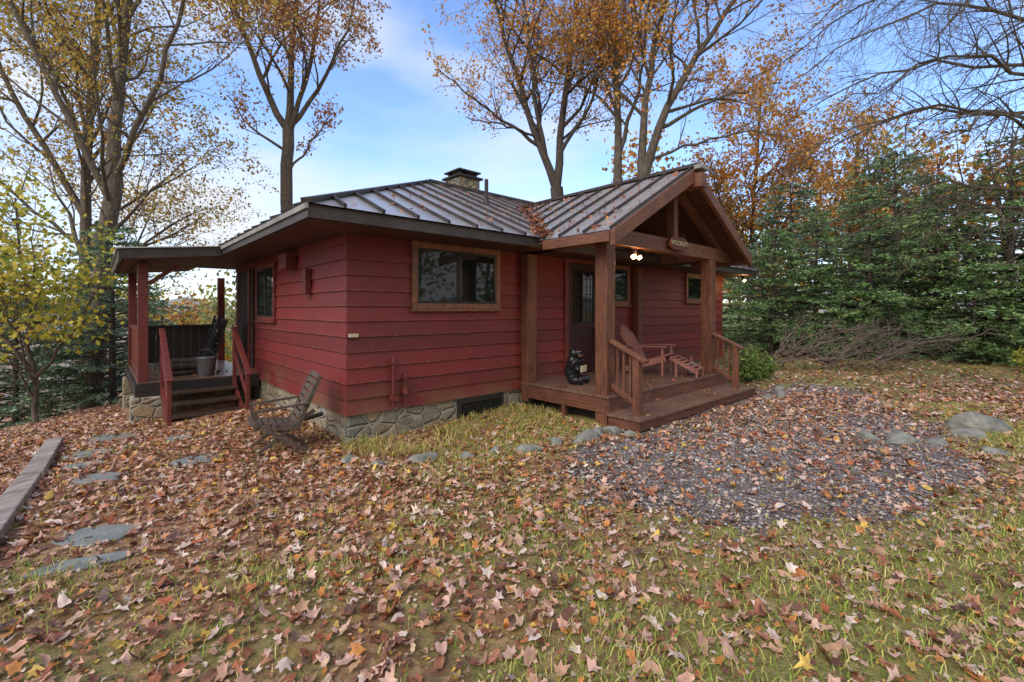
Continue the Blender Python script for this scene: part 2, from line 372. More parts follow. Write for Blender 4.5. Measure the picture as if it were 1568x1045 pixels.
for k in range(5): wbox(d4,'f',4.335+.126*k+.05,4.335+.126*k+.062,.046,.05,1.41,2.41)
for k in range(6): wbox(d4,'f',4.335,4.965,.051,.054,1.5+.15*k,1.512+.15*k)
d4.obj('screen_lattice',M_door,cabin)
d5=MB(); wbox(d5,'l',5.0,5.85,.0,.05,.42,2.45); d5.obj('side_door',M_dark,cabin,.01)
d6=MB(); wbox(d6,'l',4.86,4.99,.0,.06,.42,2.5); wbox(d6,'l',5.86,5.96,.0,.06,.42,2.5); d6.obj('side_door_frame',M_red,cabin,.005)
mt=MB(); mt.box((-.12,1.24,1.88),(-.03,1.38,2.26)); mt.box((-.20,1.9,2.3),(-.03,2.25,2.55)); mt.obj('meter_boxes',M_red,cabin,.01)
MB().box((.0,-.07,1.30),(.12,-.03,1.345)).obj('vent_plate',M_cream,cabin,.004)
pp=MB()
for tt,zz in ((.60,.95),(.78,.72)):
    pp.cyl((tt,-.08,.36),(tt,-.08,zz),.022); pp.cyl((tt,-.03,zz-.02),(tt,-.12,zz-.02),.03); pp.cyl((tt,-.08,zz),(tt,-.08,zz+.05),.035,.03)
pp.box((.56,-.13,.42),(.66,-.04,.5)); pp.cyl((.78,-.10,.5),(.78,-.10,.6),.055); pp.obj('gas_pipes',M_red,cabin,0)
fw=MB(); fw.box((1.75,-.03,-.02),(2.55,.02,.22)); fw.obj('basement_vent',M_glass,cabin)
fw=MB(); fw.box((1.7,-.05,.22),(2.6,.0,.275)); fw.box((1.7,-.05,-.05),(1.75,.0,.219)); fw.box((2.55,-.05,-.05),(2.6,.0,.219)); fw.obj('vent_frame',M_dark,cabin)
ch=MB(); ch.box((4.0,3.15,4.0),(4.62,3.75,4.84)); ch.obj('chimney',mk_stone('chimney_stone',7,S(120,110,100)),cabin,.02)
cc=MB(); cc.box((3.94,3.09,4.842),(4.68,3.81,4.89))
for a in (4.05,4.5):
    for q in (3.2,3.62): cc.box((a,q,4.892),(a+.07,q+.07,4.99))
cc.box((3.98,3.13,4.992),(4.64,3.77,5.03)); cc.hexa([(4.05,3.2,5.032),(4.57,3.2,5.032),(4.57,3.7,5.032),(4.05,3.7,5.032),(4.22,3.4,5.12),(4.4,3.4,5.12),(4.4,3.5,5.12),(4.22,3.5,5.12)])
cc.obj('chimney_cap',M_rust,cabin,.005)
vp=MB(); vp.cyl((3.49,1.5,3.6),(3.49,1.5,4.3),.04); vp.cyl((3.49,1.5,3.72),(3.49,1.5,3.9),.09,.045); vp.obj('vent_pipe',M_rust,cabin)
ld=MB(); b=4.2
while b<7.6: ld.box((-1.86,b,.385),(-.04,b+.134,.42)); b+=.142
ld.obj('side_deck_floor',M_deck,cabin,.004)
q=MB(); q.box((-1.9,4.16,.18),(-.04,4.197,.40)); q.box((-1.9,4.198,.18),(-1.865,7.65,.384)); q.box((-1.86,7.62,.18),(-.04,7.65,.384)); q.obj('side_deck_rim',M_dark,cabin)
q=MB(); q.box((-1.96,4.08,-.9),(-1.50,4.55,.178)); q.box((-1.96,7.2,-1.4),(-1.5,7.6,.178)); q.box((-1.49,4.75,-.9),(-.0,4.95,.178)); q.obj('stone_pier',M_stone,cabin,.03)
q=MB()
for pt in ((-1.79,4.28),(-1.79,7.5),(-.1,7.5)): q.box((pt[0]-.07,pt[1]-.07,.421),(pt[0]+.07,pt[1]+.07,2.44))
q.box((-1.84,4.36,1.28),(-1.74,7.42,1.33)); q.box((-1.83,4.36,.5),(-1.75,7.42,.55))
k=4.44
while k<7.4: q.box((-1.81,k,.551),(-1.78,k+.05,1.279)); k+=.13
q.obj('side_deck_posts',M_red,cabin,.005)
q=MB(); k=-1.7
while k<-.3: q.box((k,7.48,.44),(k+.16,7.51,1.26)); k+=.165
q.box((-1.7,7.44,1.261),(-.18,7.54,1.30)); q.obj('side_deck_half_wall',M_dark,cabin)
q=MB(); q.hexa([(-2.06,3.8,2.46),(-.72,3.8,2.60),(-.72,7.9,2.60),(-2.06,7.9,2.46),(-2.06,3.8,2.49),(-.72,3.8,2.63),(-.72,7.9,2.63),(-2.06,7.9,2.49)]); q.obj('side_porch_ceiling',M_ceil,cabin)
q=MB(); q.hexa([(-2.08,3.74,2.46),(-.73,3.74,2.61),(-.73,3.795,2.61),(-2.08,3.795,2.46),(-2.08,3.74,2.61),(-.73,3.74,2.77),(-.73,3.795,2.77),(-2.08,3.795,2.61)])
q.box((-2.12,3.74,2.42),(-2.085,7.95,2.60)); q.box((-1.86,4.2,2.441),(-1.72,7.6,2.458)); q.obj('side_porch_fascia',M_fascia,cabin)
q=MB(); q.hexa([(-2.15,3.70,2.615),(-.6,3.70,2.785),(-.6,7.98,2.785),(-2.15,7.98,2.615),(-2.15,3.70,2.635),(-.6,3.70,2.80),(-.6,7.98,2.80),(-2.15,7.98,2.635)]); q.obj('side_porch_roof',M_roof,cabin)
q=MB(); q.beam((-1.79,4.37,2.05),(-1.79,4.28+.45,2.42),.08,.08); q.beam((-1.71,4.28,2.1),(-1.3,4.28,2.45),.07,.07,(0,1,0)); q.obj('side_porch_brace',M_red,cabin)
sx0,sx1=-1.5,-.5; q=MB(); s2=MB()
for k in range(4):
    z=.25-.155*k; bb=4.12-.27*k; q.box((sx0,bb-.29,z-.04),(sx1,bb-.003,z))
q.obj('side_stair_treads',M_tread,cabin,.005)
for xx in (sx0-.03,sx1+.03): s2.beam((xx,4.15,.22),(xx,3.0,-.45),.05,.24)
s2.obj('side_stair_stringers',M_red,cabin)
q=MB()
for xx in (sx0-.04,sx1+.04):
    q.box((xx-.03,4.08,.1),(xx+.03,4.145,1.32)); q.box((xx-.03,3.06,-.45),(xx+.03,3.12,.55)); q.beam((xx,4.18,1.32),(xx,2.98,.55),.085,.04); q.beam((xx,4.12,.86),(xx,3.09,.13),.03,.07)
q.obj('side_stair_railing',M_red,cabin,.005)
q=MB(); q.cyl((-.06,4.55,.5),(-.06,4.55,2.5),.03); q.cyl((-.3,.7,.18),(-.06,.7,.22),.03); q.obj('wall_pipes',M_rust,cabin)
def lamp(name,t,b,z,n=2):
    e=empty(name,(*toW(t,b),z),ANG); q=MB(); q.cyl((0,0,.0),(0,0,.055),.055)
    bm=MB()
    for k in range(n):
        dx=(-.07,.07)[k] if n==2 else 0
        q.cyl((dx*.3,0,0),(dx,-.02,-.03),.02,.028); q.cyl((dx,-.02,-.03),(dx*1.15,-.05,-.07),.028,.05)
        bm.cyl((dx*1.15,-.051,-.071),(dx*1.25,-.07,-.105),.042,.03)
    q.obj('fixture',M_rust,e); bm.obj('bulb',M_bulb,e)
    ld=bpy.data.lights.new('lamp_light','POINT'); ld.energy=12; ld.color=(1,.55,.22); ld.shadow_soft_size=.04
    lo=bpy.data.objects.new('lamp_light',ld); lo.location=(0,-.1,-.16); link(lo,e)
lamp('porch_flood_lamp',3.92,-1.66,2.565); lamp('eave_lamp',11.2,-.5,2.565,1)
sg=empty('hanging_name_sign',(*toW(5.0,PB-.16),2.78),ANG)
q=MB(); pts=[]
for k in range(20):
    a=2*math.pi*(k+.5)/20; pts.append((.30*abs(math.cos(a))**.6*np.sign(math.cos(a)),.115*abs(math.sin(a))**.8*np.sign(math.sin(a))))
q.v+=[(p[0],-.02,p[1]) for p in pts]+[(p[0],.02,p[1]) for p in pts]; q.f.append(tuple(range(20))); q.f.append(tuple(range(39,19,-1)))
for k in range(20): q.f.append((k,(k+1)%20,20+(k+1)%20,20+k))
q.obj('sign_board',simple('sign_wood',S(120,54,38),S(88,38,28),.5,6),sg,.004)
q=MB(); q.cyl((-.2,0,.1),(-.2,.03,.2),.006); q.cyl((.2,0,.1),(.2,.03,.2),.006); q.obj('sign_hooks',M_rust,sg)
tx=bpy.data.curves.new('sign_text','FONT'); tx.body='WOOLLEY'; tx.size=.12; tx.align_x='CENTER'; tx.align_y='CENTER'; tx.extrude=.004; tx.materials.append(M_cream)
to=bpy.data.objects.new('sign_text',tx); to.rotation_euler=(math.pi/2,0,0); to.location=(0,-.025,0); link(to,sg)
# ------------------------------------------------------------ furniture
def adirondack(name,loc,rz,mat,foot=True,sc=1):
    e=empty(name,loc,rz,scale=sc); q=MB()
    for s in (-.26,.26):
        q.beam((.42,s,.34),(-.45,s,.06),.03,.11); q.beam((.38,s*1.12,.0),(.38,s*1.12,.56),.09,.03,(1,0,0)); q.beam((.45,s*1.22,.575),(-.35,s*1.22,.56),.12,.022)
        q.beam((-.22,s*1.05,.02),(-.26,s*1.05,.55),.07,.03,(1,0,0))
    for k in range(6):
        x=.42-k*.095; q.beam((x,-.27,.405-k*.031),(x,.27,.405-k*.031),.08,.02)
    for k in range(6):
        s=(k-2.5)*.088; h=.76-.012*(k-2.5)**2*2; q.beam((-.12,s,.22),(-.12-.42*h/.7,s*1.35,.22+h),.075,.02,(1,0,.5))
    q.beam((-.37,-.28,.56),(-.37,.28,.56),.05,.03); q.beam((-.2,-.24,.3),(-.2,.24,.3),.03,.06)
    if foot:
        for k in range(6): 
            x=.56+k*.085; q.beam((x,-.25,.37-k*.042),(x,.25,.37-k*.042),.07,.02)
        for s in (-.22,.22): q.beam((.5,s,.36),(1.02,s,.11),.03,.07); q.beam((.62,s,.0),(.62,s,.30),.07,.03,(1,0,0)); q.beam((1.0,s,0),(1.0,s,.1),.05,.03,(1,0,0))
    q.obj('slatted_frame',mat,e,.004); return e
adirondack('adirondack_chair',(*toW(5.62,-.90),.422),ANG-math.radians(78),M_chair,sc=.95)
cx,cy=-2.85,5.6
fe=empty('folding_wood_chair',(cx,cy,float(H(cx,cy))-.005),math.radians(214)); q=MB()
for s in (-.25,.25):
    q.beam((-.30,s,.0),(.27,s,.40),.028,.045); q.beam((.34,s*.9,.0),(-.36,s*.9,.50),.028,.045)
    q.beam((-.16,s,.30),(-.42,s,.92),.028,.05); q.beam((.30,s*1.06,.56),(-.30,s*1.06,.60),.055,.022); q.beam((.26,s*1.03,.38),(.28,s*1.03,.55),.028,.04,(1,0,0)); q.beam((.30,s*.97,.37),(-.20,s*.97,.30),.028,.045)
for k in range(7):
    x=.30-k*.075; q.beam((x,-.255,.40-k*.0105),(x,.255,.40-k*.0105),.055,.018)
for k in range(8):
    f=k/7; q.beam((-.17-.24*f,-.235,.37+.54*f),(-.17-.24*f,.235,.37+.54*f),.016,.062,(-.4,0,1))
q.beam((.3,-.24,.03),(.3,.24,.03),.03,.03); q.beam((-.27,-.24,.03),(-.27,.24,.03),.03,.03)
q.obj('slatted_frame',M_grey,fe,.003)
def blob(parts,name,mat,parent,vox=.012):
    bm=bmesh.new()
    for (c,r,rot) in parts:
        m=Matrix.Translation(c)@Matrix.Rotation(rot,4,'Y')@Matrix.Diagonal((*r,1)); bmesh.ops.create_icosphere(bm,subdivisions=3,radius=1,matrix=m)
    me=bpy.data.meshes.new(name); bm.to_mesh(me); bm.free(); me.materials.append(mat)
    o=bpy.data.objects.new(name,me); m=o.modifiers.new('r','REMESH'); m.mode='VOXEL'; m.voxel_size=vox; m.use_smooth_shade=True
    s=o.modifiers.new('s','SMOOTH'); s.iterations=3; return link(o,parent)
be=empty('black_bear_statue',(*toW(3.55,-.72),.422),ANG-math.radians(75))
bp=[((0,0,.20),(.13,.15,.18),0),((.01,0,.36),(.105,.12,.12),0),((.04,0,.50),(.095,.10,.09),0),((.13,0,.475),(.055,.045,.038),0),
 ((.02,.08,.575),(.025,.03,.032),0),((.02,-.08,.575),(.025,.03,.032),0)]
for s in (1,-1): bp+=[((.10,s*.12,.07),(.14,.065,.065),0),((.21,s*.13,.075),(.045,.055,.075),0),((.07,s*.135,.33),(.055,.05,.10),.6),((.14,s*.09,.25),(.055,.045,.045),0)]
blob(bp,'body',M_black,be)
blob([((.185,0,.485),(.022,.02,.016),0)],'nose',M_dark,be,.006); blob([((.13,0,.468),(.058,.047,.03),0)],'muzzle',M_brown,be,.008)
q=MB(); q.box((.195,-.11,.20),(.215,.11,.31)); q.obj('held_plaque',M_cream,be,.01)
blob([((.118,.038,.53),(.012,.01,.012),0),((.118,-.038,.53),(.012,.01,.012),0)],'eyes',M_cream,be,.004)
ge=empty('garden_gnome_statue',(*toW(5.95,-1.6),.422),ANG-math.radians(90))
blob([((0,0,.08),(.07,.08,.09),0),((0,0,.17),(.055,.065,.06),0),((0,0,.24),(.045,.045,.045),0),((.05,.05,.13),(.03,.025,.05),0),((.05,-.05,.13),(.03,.025,.05),0),((.045,0,.2),(.03,.035,.05),0)],'figure',simple('statue_stone',S(170,165,160),S(110,104,100),.7,10),ge,.01)
MB().cyl((0,0,.265),(-.01,0,.38),.05,.005,14).obj('pointed_hat',M_red,ge)
bu=empty('metal_bucket',(*toW(-.85,4.5),.422),0,scale=1.15)
q=MB(); q.cyl((0,0,0),(0,0,.28),.11,.15,20); q.cyl((0,0,.28),(0,0,.295),.157,.157,20)
q.obj('pail',M_metal,bu)
q=MB()
for k in range(10):
    a=math.pi*k/10; a2=math.pi*(k+1)/10; q.cyl((.155*math.cos(a),0,.28+.15*math.sin(a)),(.155*math.cos(a2),0,.28+.15*math.sin(a2)),.006,n=6)
q.obj('handle',M_rust,bu)
fc=empty('folded_lounge_chair',(*toW(-.75,5.2),.422),ANG)
q=MB()
for k,dx in enumerate((0,.12)):
    for s in (-.25,.25): q.beam((dx-.1,s,.0),(dx+.2,s,1.12-.1*k),.035,.035)
    for j in range(9): q.beam((dx-.05+j*.03,-.25,.2+.1*j),(dx-.05+j*.03,.25,.2+.1*j),.02,.085)
q.obj('folded_frame',M_black,fc)
wd=empty('firewood_pile',(*toW(-1.25,5.0),.422),ANG+.2)
q=MB()
for k in range(11):
    r=.05+.012*(k%3); row=k//5; q.cyl((-.3,(k%5-2)*.12+row*.05,r+row*.1),(.28,(k%5-2)*.12+.02,r+row*.1),r,r*.9,9)
q.obj('logs',M_barkd,wd)
# ------------------------------------------------------------ rocks, slabs, timber
def rock(name,x,y,sx,sy,sz,rz,mat=None,emb=.3,seed=0):
    bm=bmesh.new(); bmesh.ops.create_icosphere(bm,subdivisions=4,radius=1)
    rr=random.Random(seed+int(x*100)); ph=[rr.uniform(0,6) for _ in range(6)]
    cuts=[(Vector((rr.uniform(-1,1),rr.uniform(-1,1),rr.uniform(-.3,1))).normalized(),rr.uniform(.55,.85)) for _ in range(9)]
    for v in bm.verts:
        for c,dd in cuts:
            d=v.co.dot(c)
            if d>dd: v.co-=c*(d-dd)*.95
        v.co*=1+.04*math.sin(v.co.x*7+ph[0])*math.sin(v.co.y*6+ph[1])+.02*math.sin(v.co.z*15+ph[2]+v.co.x*13)
        v.co=Vector((v.co.x*sx,v.co.y*sy,v.co.z*sz))
    me=bpy.data.meshes.new(name); bm.to_mesh(me); bm.free(); me.materials.append(mat or M_rock)
    for p in me.polygons: p.use_smooth=True
    o=bpy.data.objects.new(name,me); o.location=(x,y,float(H(x,y))+sz*(1-2*emb)*.5); o.rotation_euler=(0,0,rz); link(o); return o
for (x,y,a,b_,c,r) in [(6.45,6.35,.46,.27,.24,.1),(4.75,5.6,.30,.17,.15,.4),(5.15,5.55,.22,.14,.10,1),(4.45,5.75,.16,.11,.09,2),(7.3,6.1,.24,.14,.11,1),(5.6,5.3,.2,.12,.07,.3),(6.0,6.0,.2,.14,.1,2),
  (1.32,6.05,.15,.11,.10,.2),(1.12,5.95,.12,.09,.09,1.2),(.92,5.72,.2,.13,.12,.5),(.55,5.66,.10,.1,.06,.9),(.22,5.30,.18,.1,.08,.1),(-.2,5.28,.09,.07,.06,.3),(-.5,5.18,.13,.1,.06,2),(-1.0,5.12,.2,.13,.10,.2),(-1.45,4.96,.09,.08,.05,1),(-1.85,5.22,.15,.11,.06,.8),
  (4.75,8.5,.22,.14,.10,.3),(5.1,8.7,.24,.15,.12,1),(5.5,9.3,.16,.12,.09,.2),(1.55,5.95,.1,.08,.08,.2)]:
    rock('rock',x,y,a,b_,c,r)
def slab(x,y,w,d,rz,seed):
    rr=random.Random(seed); q=MB(); m=9; pts=[]
    for k in range(m):
        a=2*math.pi*k/m+rr.uniform(-.25,.25); e=1/max(abs(math.cos(a)),abs(math.sin(a)))**.6
        pts.append((w/2*math.cos(a)*e*rr.uniform(.78,1.08),d/2*math.sin(a)*e*rr.uniform(.78,1.08)))
    z=float(H(x,y))
    q.v=[(p[0],p[1],-.04) for p in pts]+[(p[0],p[1],.02) for p in pts]; q.f=[tuple(range(m))[::-1],tuple(range(m,2*m))]+[(k,(k+1)%m,m+(k+1)%m,m+k) for k in range(m)]
    q.obj('flagstone',M_slab,None,.008,loc=(x,y,z),rz=rz)
SL=[(-3.08,3.4,.5,.36,.3),(-2.85,2.98,.6,.2,.5),(-4.15,4.6,.45,.32,.2),(-3.55,5.15,.5,.34,.4),(-5.15,5.6,.5,.4,.1),(-4.75,5.05,.4,.3,.6),(-5.6,6.4,.6,.45,.3),(-4.5,6.2,.35,.3,0)]
for k,s in enumerate(SL): slab(*s,k)
for k,(p,q_) in enumerate((((-6.3,6.3),(-4.85,4.62)),((-4.8,4.55),(-3.35,2.75)),((-3.3,2.68),(-2.3,1.2)))):
    q=MB(); z0=float(H(*p)); z1=float(H(*q_)); q.beam((*p,z0+.045),(*q_,z1+.045),.17,.13); q.obj('landscape_timber_edging',M_tie,None,.012)
gp=[(.75,5.45),(.40,4.75),(.75,4.25),(.55,3.85),(1.25,3.75),(1.7,3.4),(2.5,3.55),(3.2,3.6),(3.8,4.1),(4.8,4.6),(5.2,5.6),(6.1,6.4),(6.3,7.6),(7.1,9.2),(6.4,10.2),(5.0,9.3),(2.95,7.55),(1.6,6.3),(1.2,5.75)]
gpn=np.array(gp); cen=np.array([2.8,5.6]); m=152; seg=np.linspace(0,len(gp),m,endpoint=False)
bx=np.interp(seg,range(len(gp)+1),list(gpn[:,0])+[gpn[0,0]]); by=np.interp(seg,range(len(gp)+1),list(gpn[:,1])+[gpn[0,1]])
jit=1+.05*R.standard_normal(m); bx=cen[0]+(bx-cen[0])*jit; by=cen[1]+(by-cen[1])*jit
rad=np.linspace(0.02,1,30); GX=cen[0]+np.outer(rad,bx-cen[0]); GY=cen[1]+np.outer(rad,by-cen[1]); GZ=H(GX,GY)+.018*(1-rad[:,None]**8)+.004
GV=np.stack([GX,GY,GZ],-1).reshape(-1,3); GF=[]
for a in range(29):
    for b in range(m): GF.append((a*m+b,a*m+(b+1)%m,(a+1)*m+(b+1)%m,(a+1)*m+b))
fast('gravel_driveway',GV,GF,[M_gravel],smooth=True)
def in_poly(x,y,poly):
    ins=np.zeros(len(x),bool); m=len(poly)
    for a in range(m):
        (xa,ya),(xb,yb)=poly[a],poly[(a+1)%m]
        c=((ya>y)!=(yb>y))&(x<(xb-xa)*(y-ya)/(yb-ya+1e-9)+xa); ins^=c
    return ins
def vnoise(x,y,s,seed=0):
    r=np.random.default_rng(seed); o=0*x
    for k in range(7):
        a=r.uniform(0,6.28); f=s*r.uniform(.6,1.8); o=o+np.sin((x*math.cos(a)+y*math.sin(a))*f+r.uniform(0,6.28))
    return o/3.2
def norm(v): return v/np.maximum(np.linalg.norm(v,axis=-1,keepdims=True),1e-9)
gp2=[tuple(cen+(np.array(p)-cen)*1.22) for p in gp]
ico=np.array([(1,0,0),(-1,0,0),(0,1,0),(0,-1,0),(0,0,1),(0,0,-1)],float); icf=np.array([(0,2,4),(2,1,4),(1,3,4),(3,0,4),(2,0,5),(1,2,5),(3,1,5),(0,3,5)])
m=22000; x=R.uniform(-.2,7.2,m); y=R.uniform(2.9,10.2,m); ip=in_poly(x,y,gp); ip2=in_poly(x,y,gp2); kk=(ip&(R.random(m)<.8))|(ip2&(R.random(m)<.35))|(R.random(m)<.03); kk&=toL(x,y)[1]<-2.45; x=x[kk];y=y[kk]; ip=ip[kk]; m=len(x)
sz=R.uniform(.010,.026,m); ro=R.uniform(.7,1.3,(m,6,3)); Vp=ico[None]*ro*sz[:,None,None]; Vp[:,:,2]*=.6; Vp+=np.stack([x,y,H(x,y)+np.where(ip,.024,.006)],-1)[:,None]
cv=np.array([S(136,126,124),S(170,160,156),S(120,110,108),S(188,178,172),S(148,124,110)])[R.integers(0,5,m)]
fast('gravel',Vp.reshape(-1,3),(icf[None]+6*np.arange(m)[:,None,None]).reshape(-1,3),[M_leafg],np.repeat(cv,6,0),smooth=True)
# ------------------------------------------------------------ fallen leaves
def tmpl(kind):
    a=np.arange(12)*2*np.pi/12
    if kind==0: r=np.array([1,.5,.82,.48,.86,.5,.45,.5,.86,.48,.82,.5]); p=np.stack([r*np.cos(a),r*np.sin(a)],-1)
    elif kind==1: r=np.array([1,.66,1.0,.6,1.05,.66,.95,.66,1.05,.6,1.0,.66]); p=np.stack([r*np.cos(a),r*.52*np.sin(a)],-1)
    else: p=np.stack([np.cos(a),.5*np.sin(a)*(1-.25*np.cos(a))],-1)
    return np.vstack([[0,0],p])
T=[tmpl(0),tmpl(1),tmpl(2)]
PAL=np.array([S(220,174,150),S(206,154,124),S(178,118,84),S(156,92,62),S(130,80,60),S(210,136,68),S(218,176,80),S(114,80,62),S(228,198,178),S(186,104,64),S(172,130,94),S(204,166,132)])
PW=np.array([.15,.15,.12,.10,.09,.06,.05,.06,.09,.04,.05,.05]); PW/=PW.sum()
def leaves(name,x,y,z,size,nrm=None,tilt=.28,pal=PAL,pw=PW,mat=M_leafg):
    n=len(x); tt=R.choice(3,n,p=(.45,.45,.1)); tp=np.array(T)[tt]*size[:,None,None]*R.uniform(.88,1.12,(n,13,1))
    lx,ly=tp[...,0],tp[...,1]; s=size[:,None]
    c1=R.normal(.15,.4,(n,1));c2=R.normal(.3,.5,(n,1)); lz=(c1*lx**2+c2*ly**2)/s+R.normal(0,.07,lx.shape)*s
    nn=np.array([0,0,1.0])+R.normal(0,tilt,(n,3)) if nrm is None else nrm+R.normal(0,tilt,(n,3)); nn=norm(nn)
    a=R.uniform(0,2*np.pi,n); h=np.stack([np.cos(a),np.sin(a),0*a],-1); uu=norm(h-nn*(h*nn).sum(-1,keepdims=True)); vv=np.cross(nn,uu)
    Vv=lx[...,None]*uu[:,None]+ly[...,None]*vv[:,None]+lz[...,None]*nn[:,None]
    mz=Vv[...,2].min(1); zz=z if nrm is not None else z-mz*.75
    Vv=Vv+np.stack([x,y,zz],-1)[:,None]
    k=np.arange(12); f=np.stack([0*k,k+1,(k+1)%12+1],-1); Fx=(f[None]+13*np.arange(n)[:,None,None]).reshape(-1,3)
    cv=pal[R.choice(len(pal),n,p=pw)]*R.uniform(.72,1.2,(n,1)); cv=np.repeat(cv,13,0).reshape(n,13,3); cv[:,0]*=.8; cv*=R.uniform(.85,1.1,(n,13,1)); cv=np.minimum(cv,.8)
    return fast(name,Vv.reshape(-1,3),Fx,[mat],cv.reshape(-1,3),smooth=True)
def valid(x,y):
    t,b=toL(x,y)
    ok=~((t>-.02)&(t<L)&(b>-.02)&(b<D)); ok&=~((t>2.95)&(t<7.05)&(b>-2.42)&(b<0)); ok&=~((t>-2.0)&(t<0)&(b>4.05)&(b<7.7)); ok&=~((t>-1.6)&(t<-.45)&(b>3.0)&(b<4.2))
    return ok
N1=56000; yy=np.sqrt(R.uniform(1.3**2,8.8**2,N1)); xx=R.uniform(-1.25,1.25,N1)*(yy+.6)
gm=gmask(xx,yy)
dens=.45+.28*vnoise(xx,yy,1.6,3)+.2*np.clip((-xx)/2,0,1)-2.0*np.clip(gm,0,.2)+.2*np.clip((yy-3.5)/2,0,1)*(xx<4)
dens=np.clip(dens,.16,.95)
g=in_poly(xx,yy,gp); dens=np.where(g,.36+.32*vnoise(xx,yy,1.5,5),dens)
t_,b_=toL(xx,yy); bed=(t_>-.2)&(t_<3)&(b_>-1.5)&(b_<0); dens=np.where(bed,.42,dens)
for s in SL: dens=np.where(((xx-s[0])**2+(yy-s[1])**2)<(.42*s[2])**2,.2,dens)
kk=(R.random(N1)<dens)&valid(xx,yy); xx,yy=xx[kk],yy[kk]
leaves('fallen_leaves',xx,yy,H(xx,yy)+.014+.014*in_poly(xx,yy,gp),R.uniform(.024,.056,len(xx))*np.where(R.random(len(xx))<.25,.65,1))
def quads(P,sz,asp=.6,up=None,tilt=.4,rng=R):
    n=len(P); nn=norm(rng.normal(0,1,(n,3))) if up is None else norm(np.array(up)+rng.normal(0,tilt,(n,3)))
    h=norm(rng.normal(0,1,(n,3))); uu=norm(np.cross(nn,h)); vv=np.cross(nn,uu); s=np.broadcast_to(sz,(n,))[:,None]
    b=nn*s*rng.uniform(-.3,.3,(n,1))
    V=np.stack([P+uu*s+b,P+vv*s*asp,P-uu*s+b,P-vv*s*asp],1)
    return V.reshape(-1,3),np.arange(4*n).reshape(n,4)
m=26000; yn=np.sqrt(R.uniform(1.3**2,6.5**2,m)); xn=R.uniform(-1.25,1.25,m)*(yn+.5); kk=valid(xn,yn); xn,yn=xn[kk],yn[kk]
N2=70000; yy=R.uniform(7,24,N2); xx=R.uniform(-1.25,1.25,N2)*yy; kk=valid(xx,yy)&(R.random(N2)<(.35+.5*np.exp(-(yy-7)/8))*(.75+.4*vnoise(xx,yy,.9,8))); xx,yy=xx[kk],yy[kk]
XX=np.r_[xn,xx]; YY=np.r_[yn,yy]; SZ=np.r_[R.uniform(.008,.022,len(xn)),R.uniform(.03,.06,len(xx))]
Vq,Fq=quads(np.stack([XX,YY,H(XX,YY)+np.r_[np.full(len(xn),.014),np.full(len(xx),.03)]],-1),SZ,.7,(0,0,1),.35)
fast('leaf_litter',Vq,Fq,[M_leafg],np.repeat(PAL[R.choice(12,len(XX),p=PW)]*R.uniform(.65,1.05,(len(XX),1)),4,0))
def house_leaves(name,t,b,z,nrmL,size):
    x,y=CX+t*ca-b*sa,CY+t*sa+b*ca
    nw=np.stack([nrmL[:,0]*ca-nrmL[:,1]*sa,nrmL[:,0]*sa+nrmL[:,1]*ca,nrmL[:,2]],-1)
    leaves(name,x,y,z,size,nw,.3,PAL[[2,3,4,5,9,10]],np.ones(6)/6)
t=R.uniform(-.6,4.5,500); b=R.uniform(-.6,3,500); z=E+P*np.minimum(b-y0,t-x0)+.02
ok=(b-y0<t-x0)&((t<TE0)|(zg(0*t+t)<z) ); t,b,z=t[ok],b[ok],z[ok]; nl=np.tile(norm(np.array([[0,-P,1.0]])),(len(t),1))
kk=R.random(len(t))<.15+.25*(t/3); t,b,z,nl=t[kk],b[kk],z[kk],nl[kk]
t2=R.uniform(TE0,TC,280); b2=R.uniform(BF,br,280); z2=np.array([zg(v) for v in t2])+.02; kk=(z2>E+P*(b2-y0)); t2,b2,z2=t2[kk],b2[kk],z2[kk]; nl2=np.tile(norm(np.array([[-PG,0,1.0]])),(len(t2),1))
m=300; f=R.random(m)**1.5; tv=TE0+f*(TC-TE0)+R.normal(0,.09,m); bv=bl+f*(br-bl)+R.normal(0,.10,m); zv=np.maximum(E+P*(bv-y0),ZG-PG*np.abs(tv-TC))+.03+R.random(m)*.05; nl3=np.tile([[0,0,1.0]],(m,1))
kk=(bv>-.95); tv,bv,zv,nl3=tv[kk],bv[kk],zv[kk],nl3[kk]
house_leaves('roof_leaves',np.concatenate([t,t2,tv]),np.concatenate([b,b2,bv]),np.concatenate([z,z2,zv]),np.vstack([nl,nl2,nl3]),R.uniform(.03,.055,len(t)+len(t2)+len(tv)))
td=np.concatenate([R.uniform(3.05,6.9,60),R.uniform(-1.8,-.2,40)]); bd=np.concatenate([R.uniform(-2.35,-.1,60),R.uniform(4.3,5.5,40)]); zd=np.where((bd<-1.9),.20,.428)
house_leaves('deck_leaves',td,bd,zd+.01,np.tile([[0,0,1.0]],(100,1)),R.uniform(.03,.055,100))
# ------------------------------------------------------------ grass
def grass(name,x,y,h,pal,w=.003,zo=0):
    n=len(x); a=R.uniform(0,6.28,n); lean=R.uniform(.2,1.2,n); a2=R.uniform(0,6.28,n)
    p=np.stack([x,y,H(x,y)+zo],-1); d=np.stack([np.cos(a),np.sin(a),0*a],-1)*w*R.uniform(.7,1.4,n)[:,None]; l=np.stack([np.cos(a2)*lean,np.sin(a2)*lean,np.ones(n)],-1)*h[:,None]
    mid=p+l*np.array([.35,.35,.6]); tip=p+l*np.array([1,1,.85])
    V=np.stack([p-d,p+d,mid+d*.8,mid-d*.8,tip],1).reshape(-1,3); i=5*np.arange(n)[:,None]
    F=np.concatenate([i+np.array([[0,1,2]]),i+np.array([[0,2,3]]),i+np.array([[3,2,4]])]); c=pal[R.integers(0,len(pal),n)]*R.uniform(.75,1.2,(n,1))
    fast(name,V,F,[M_grassb],np.repeat(c,5,0))
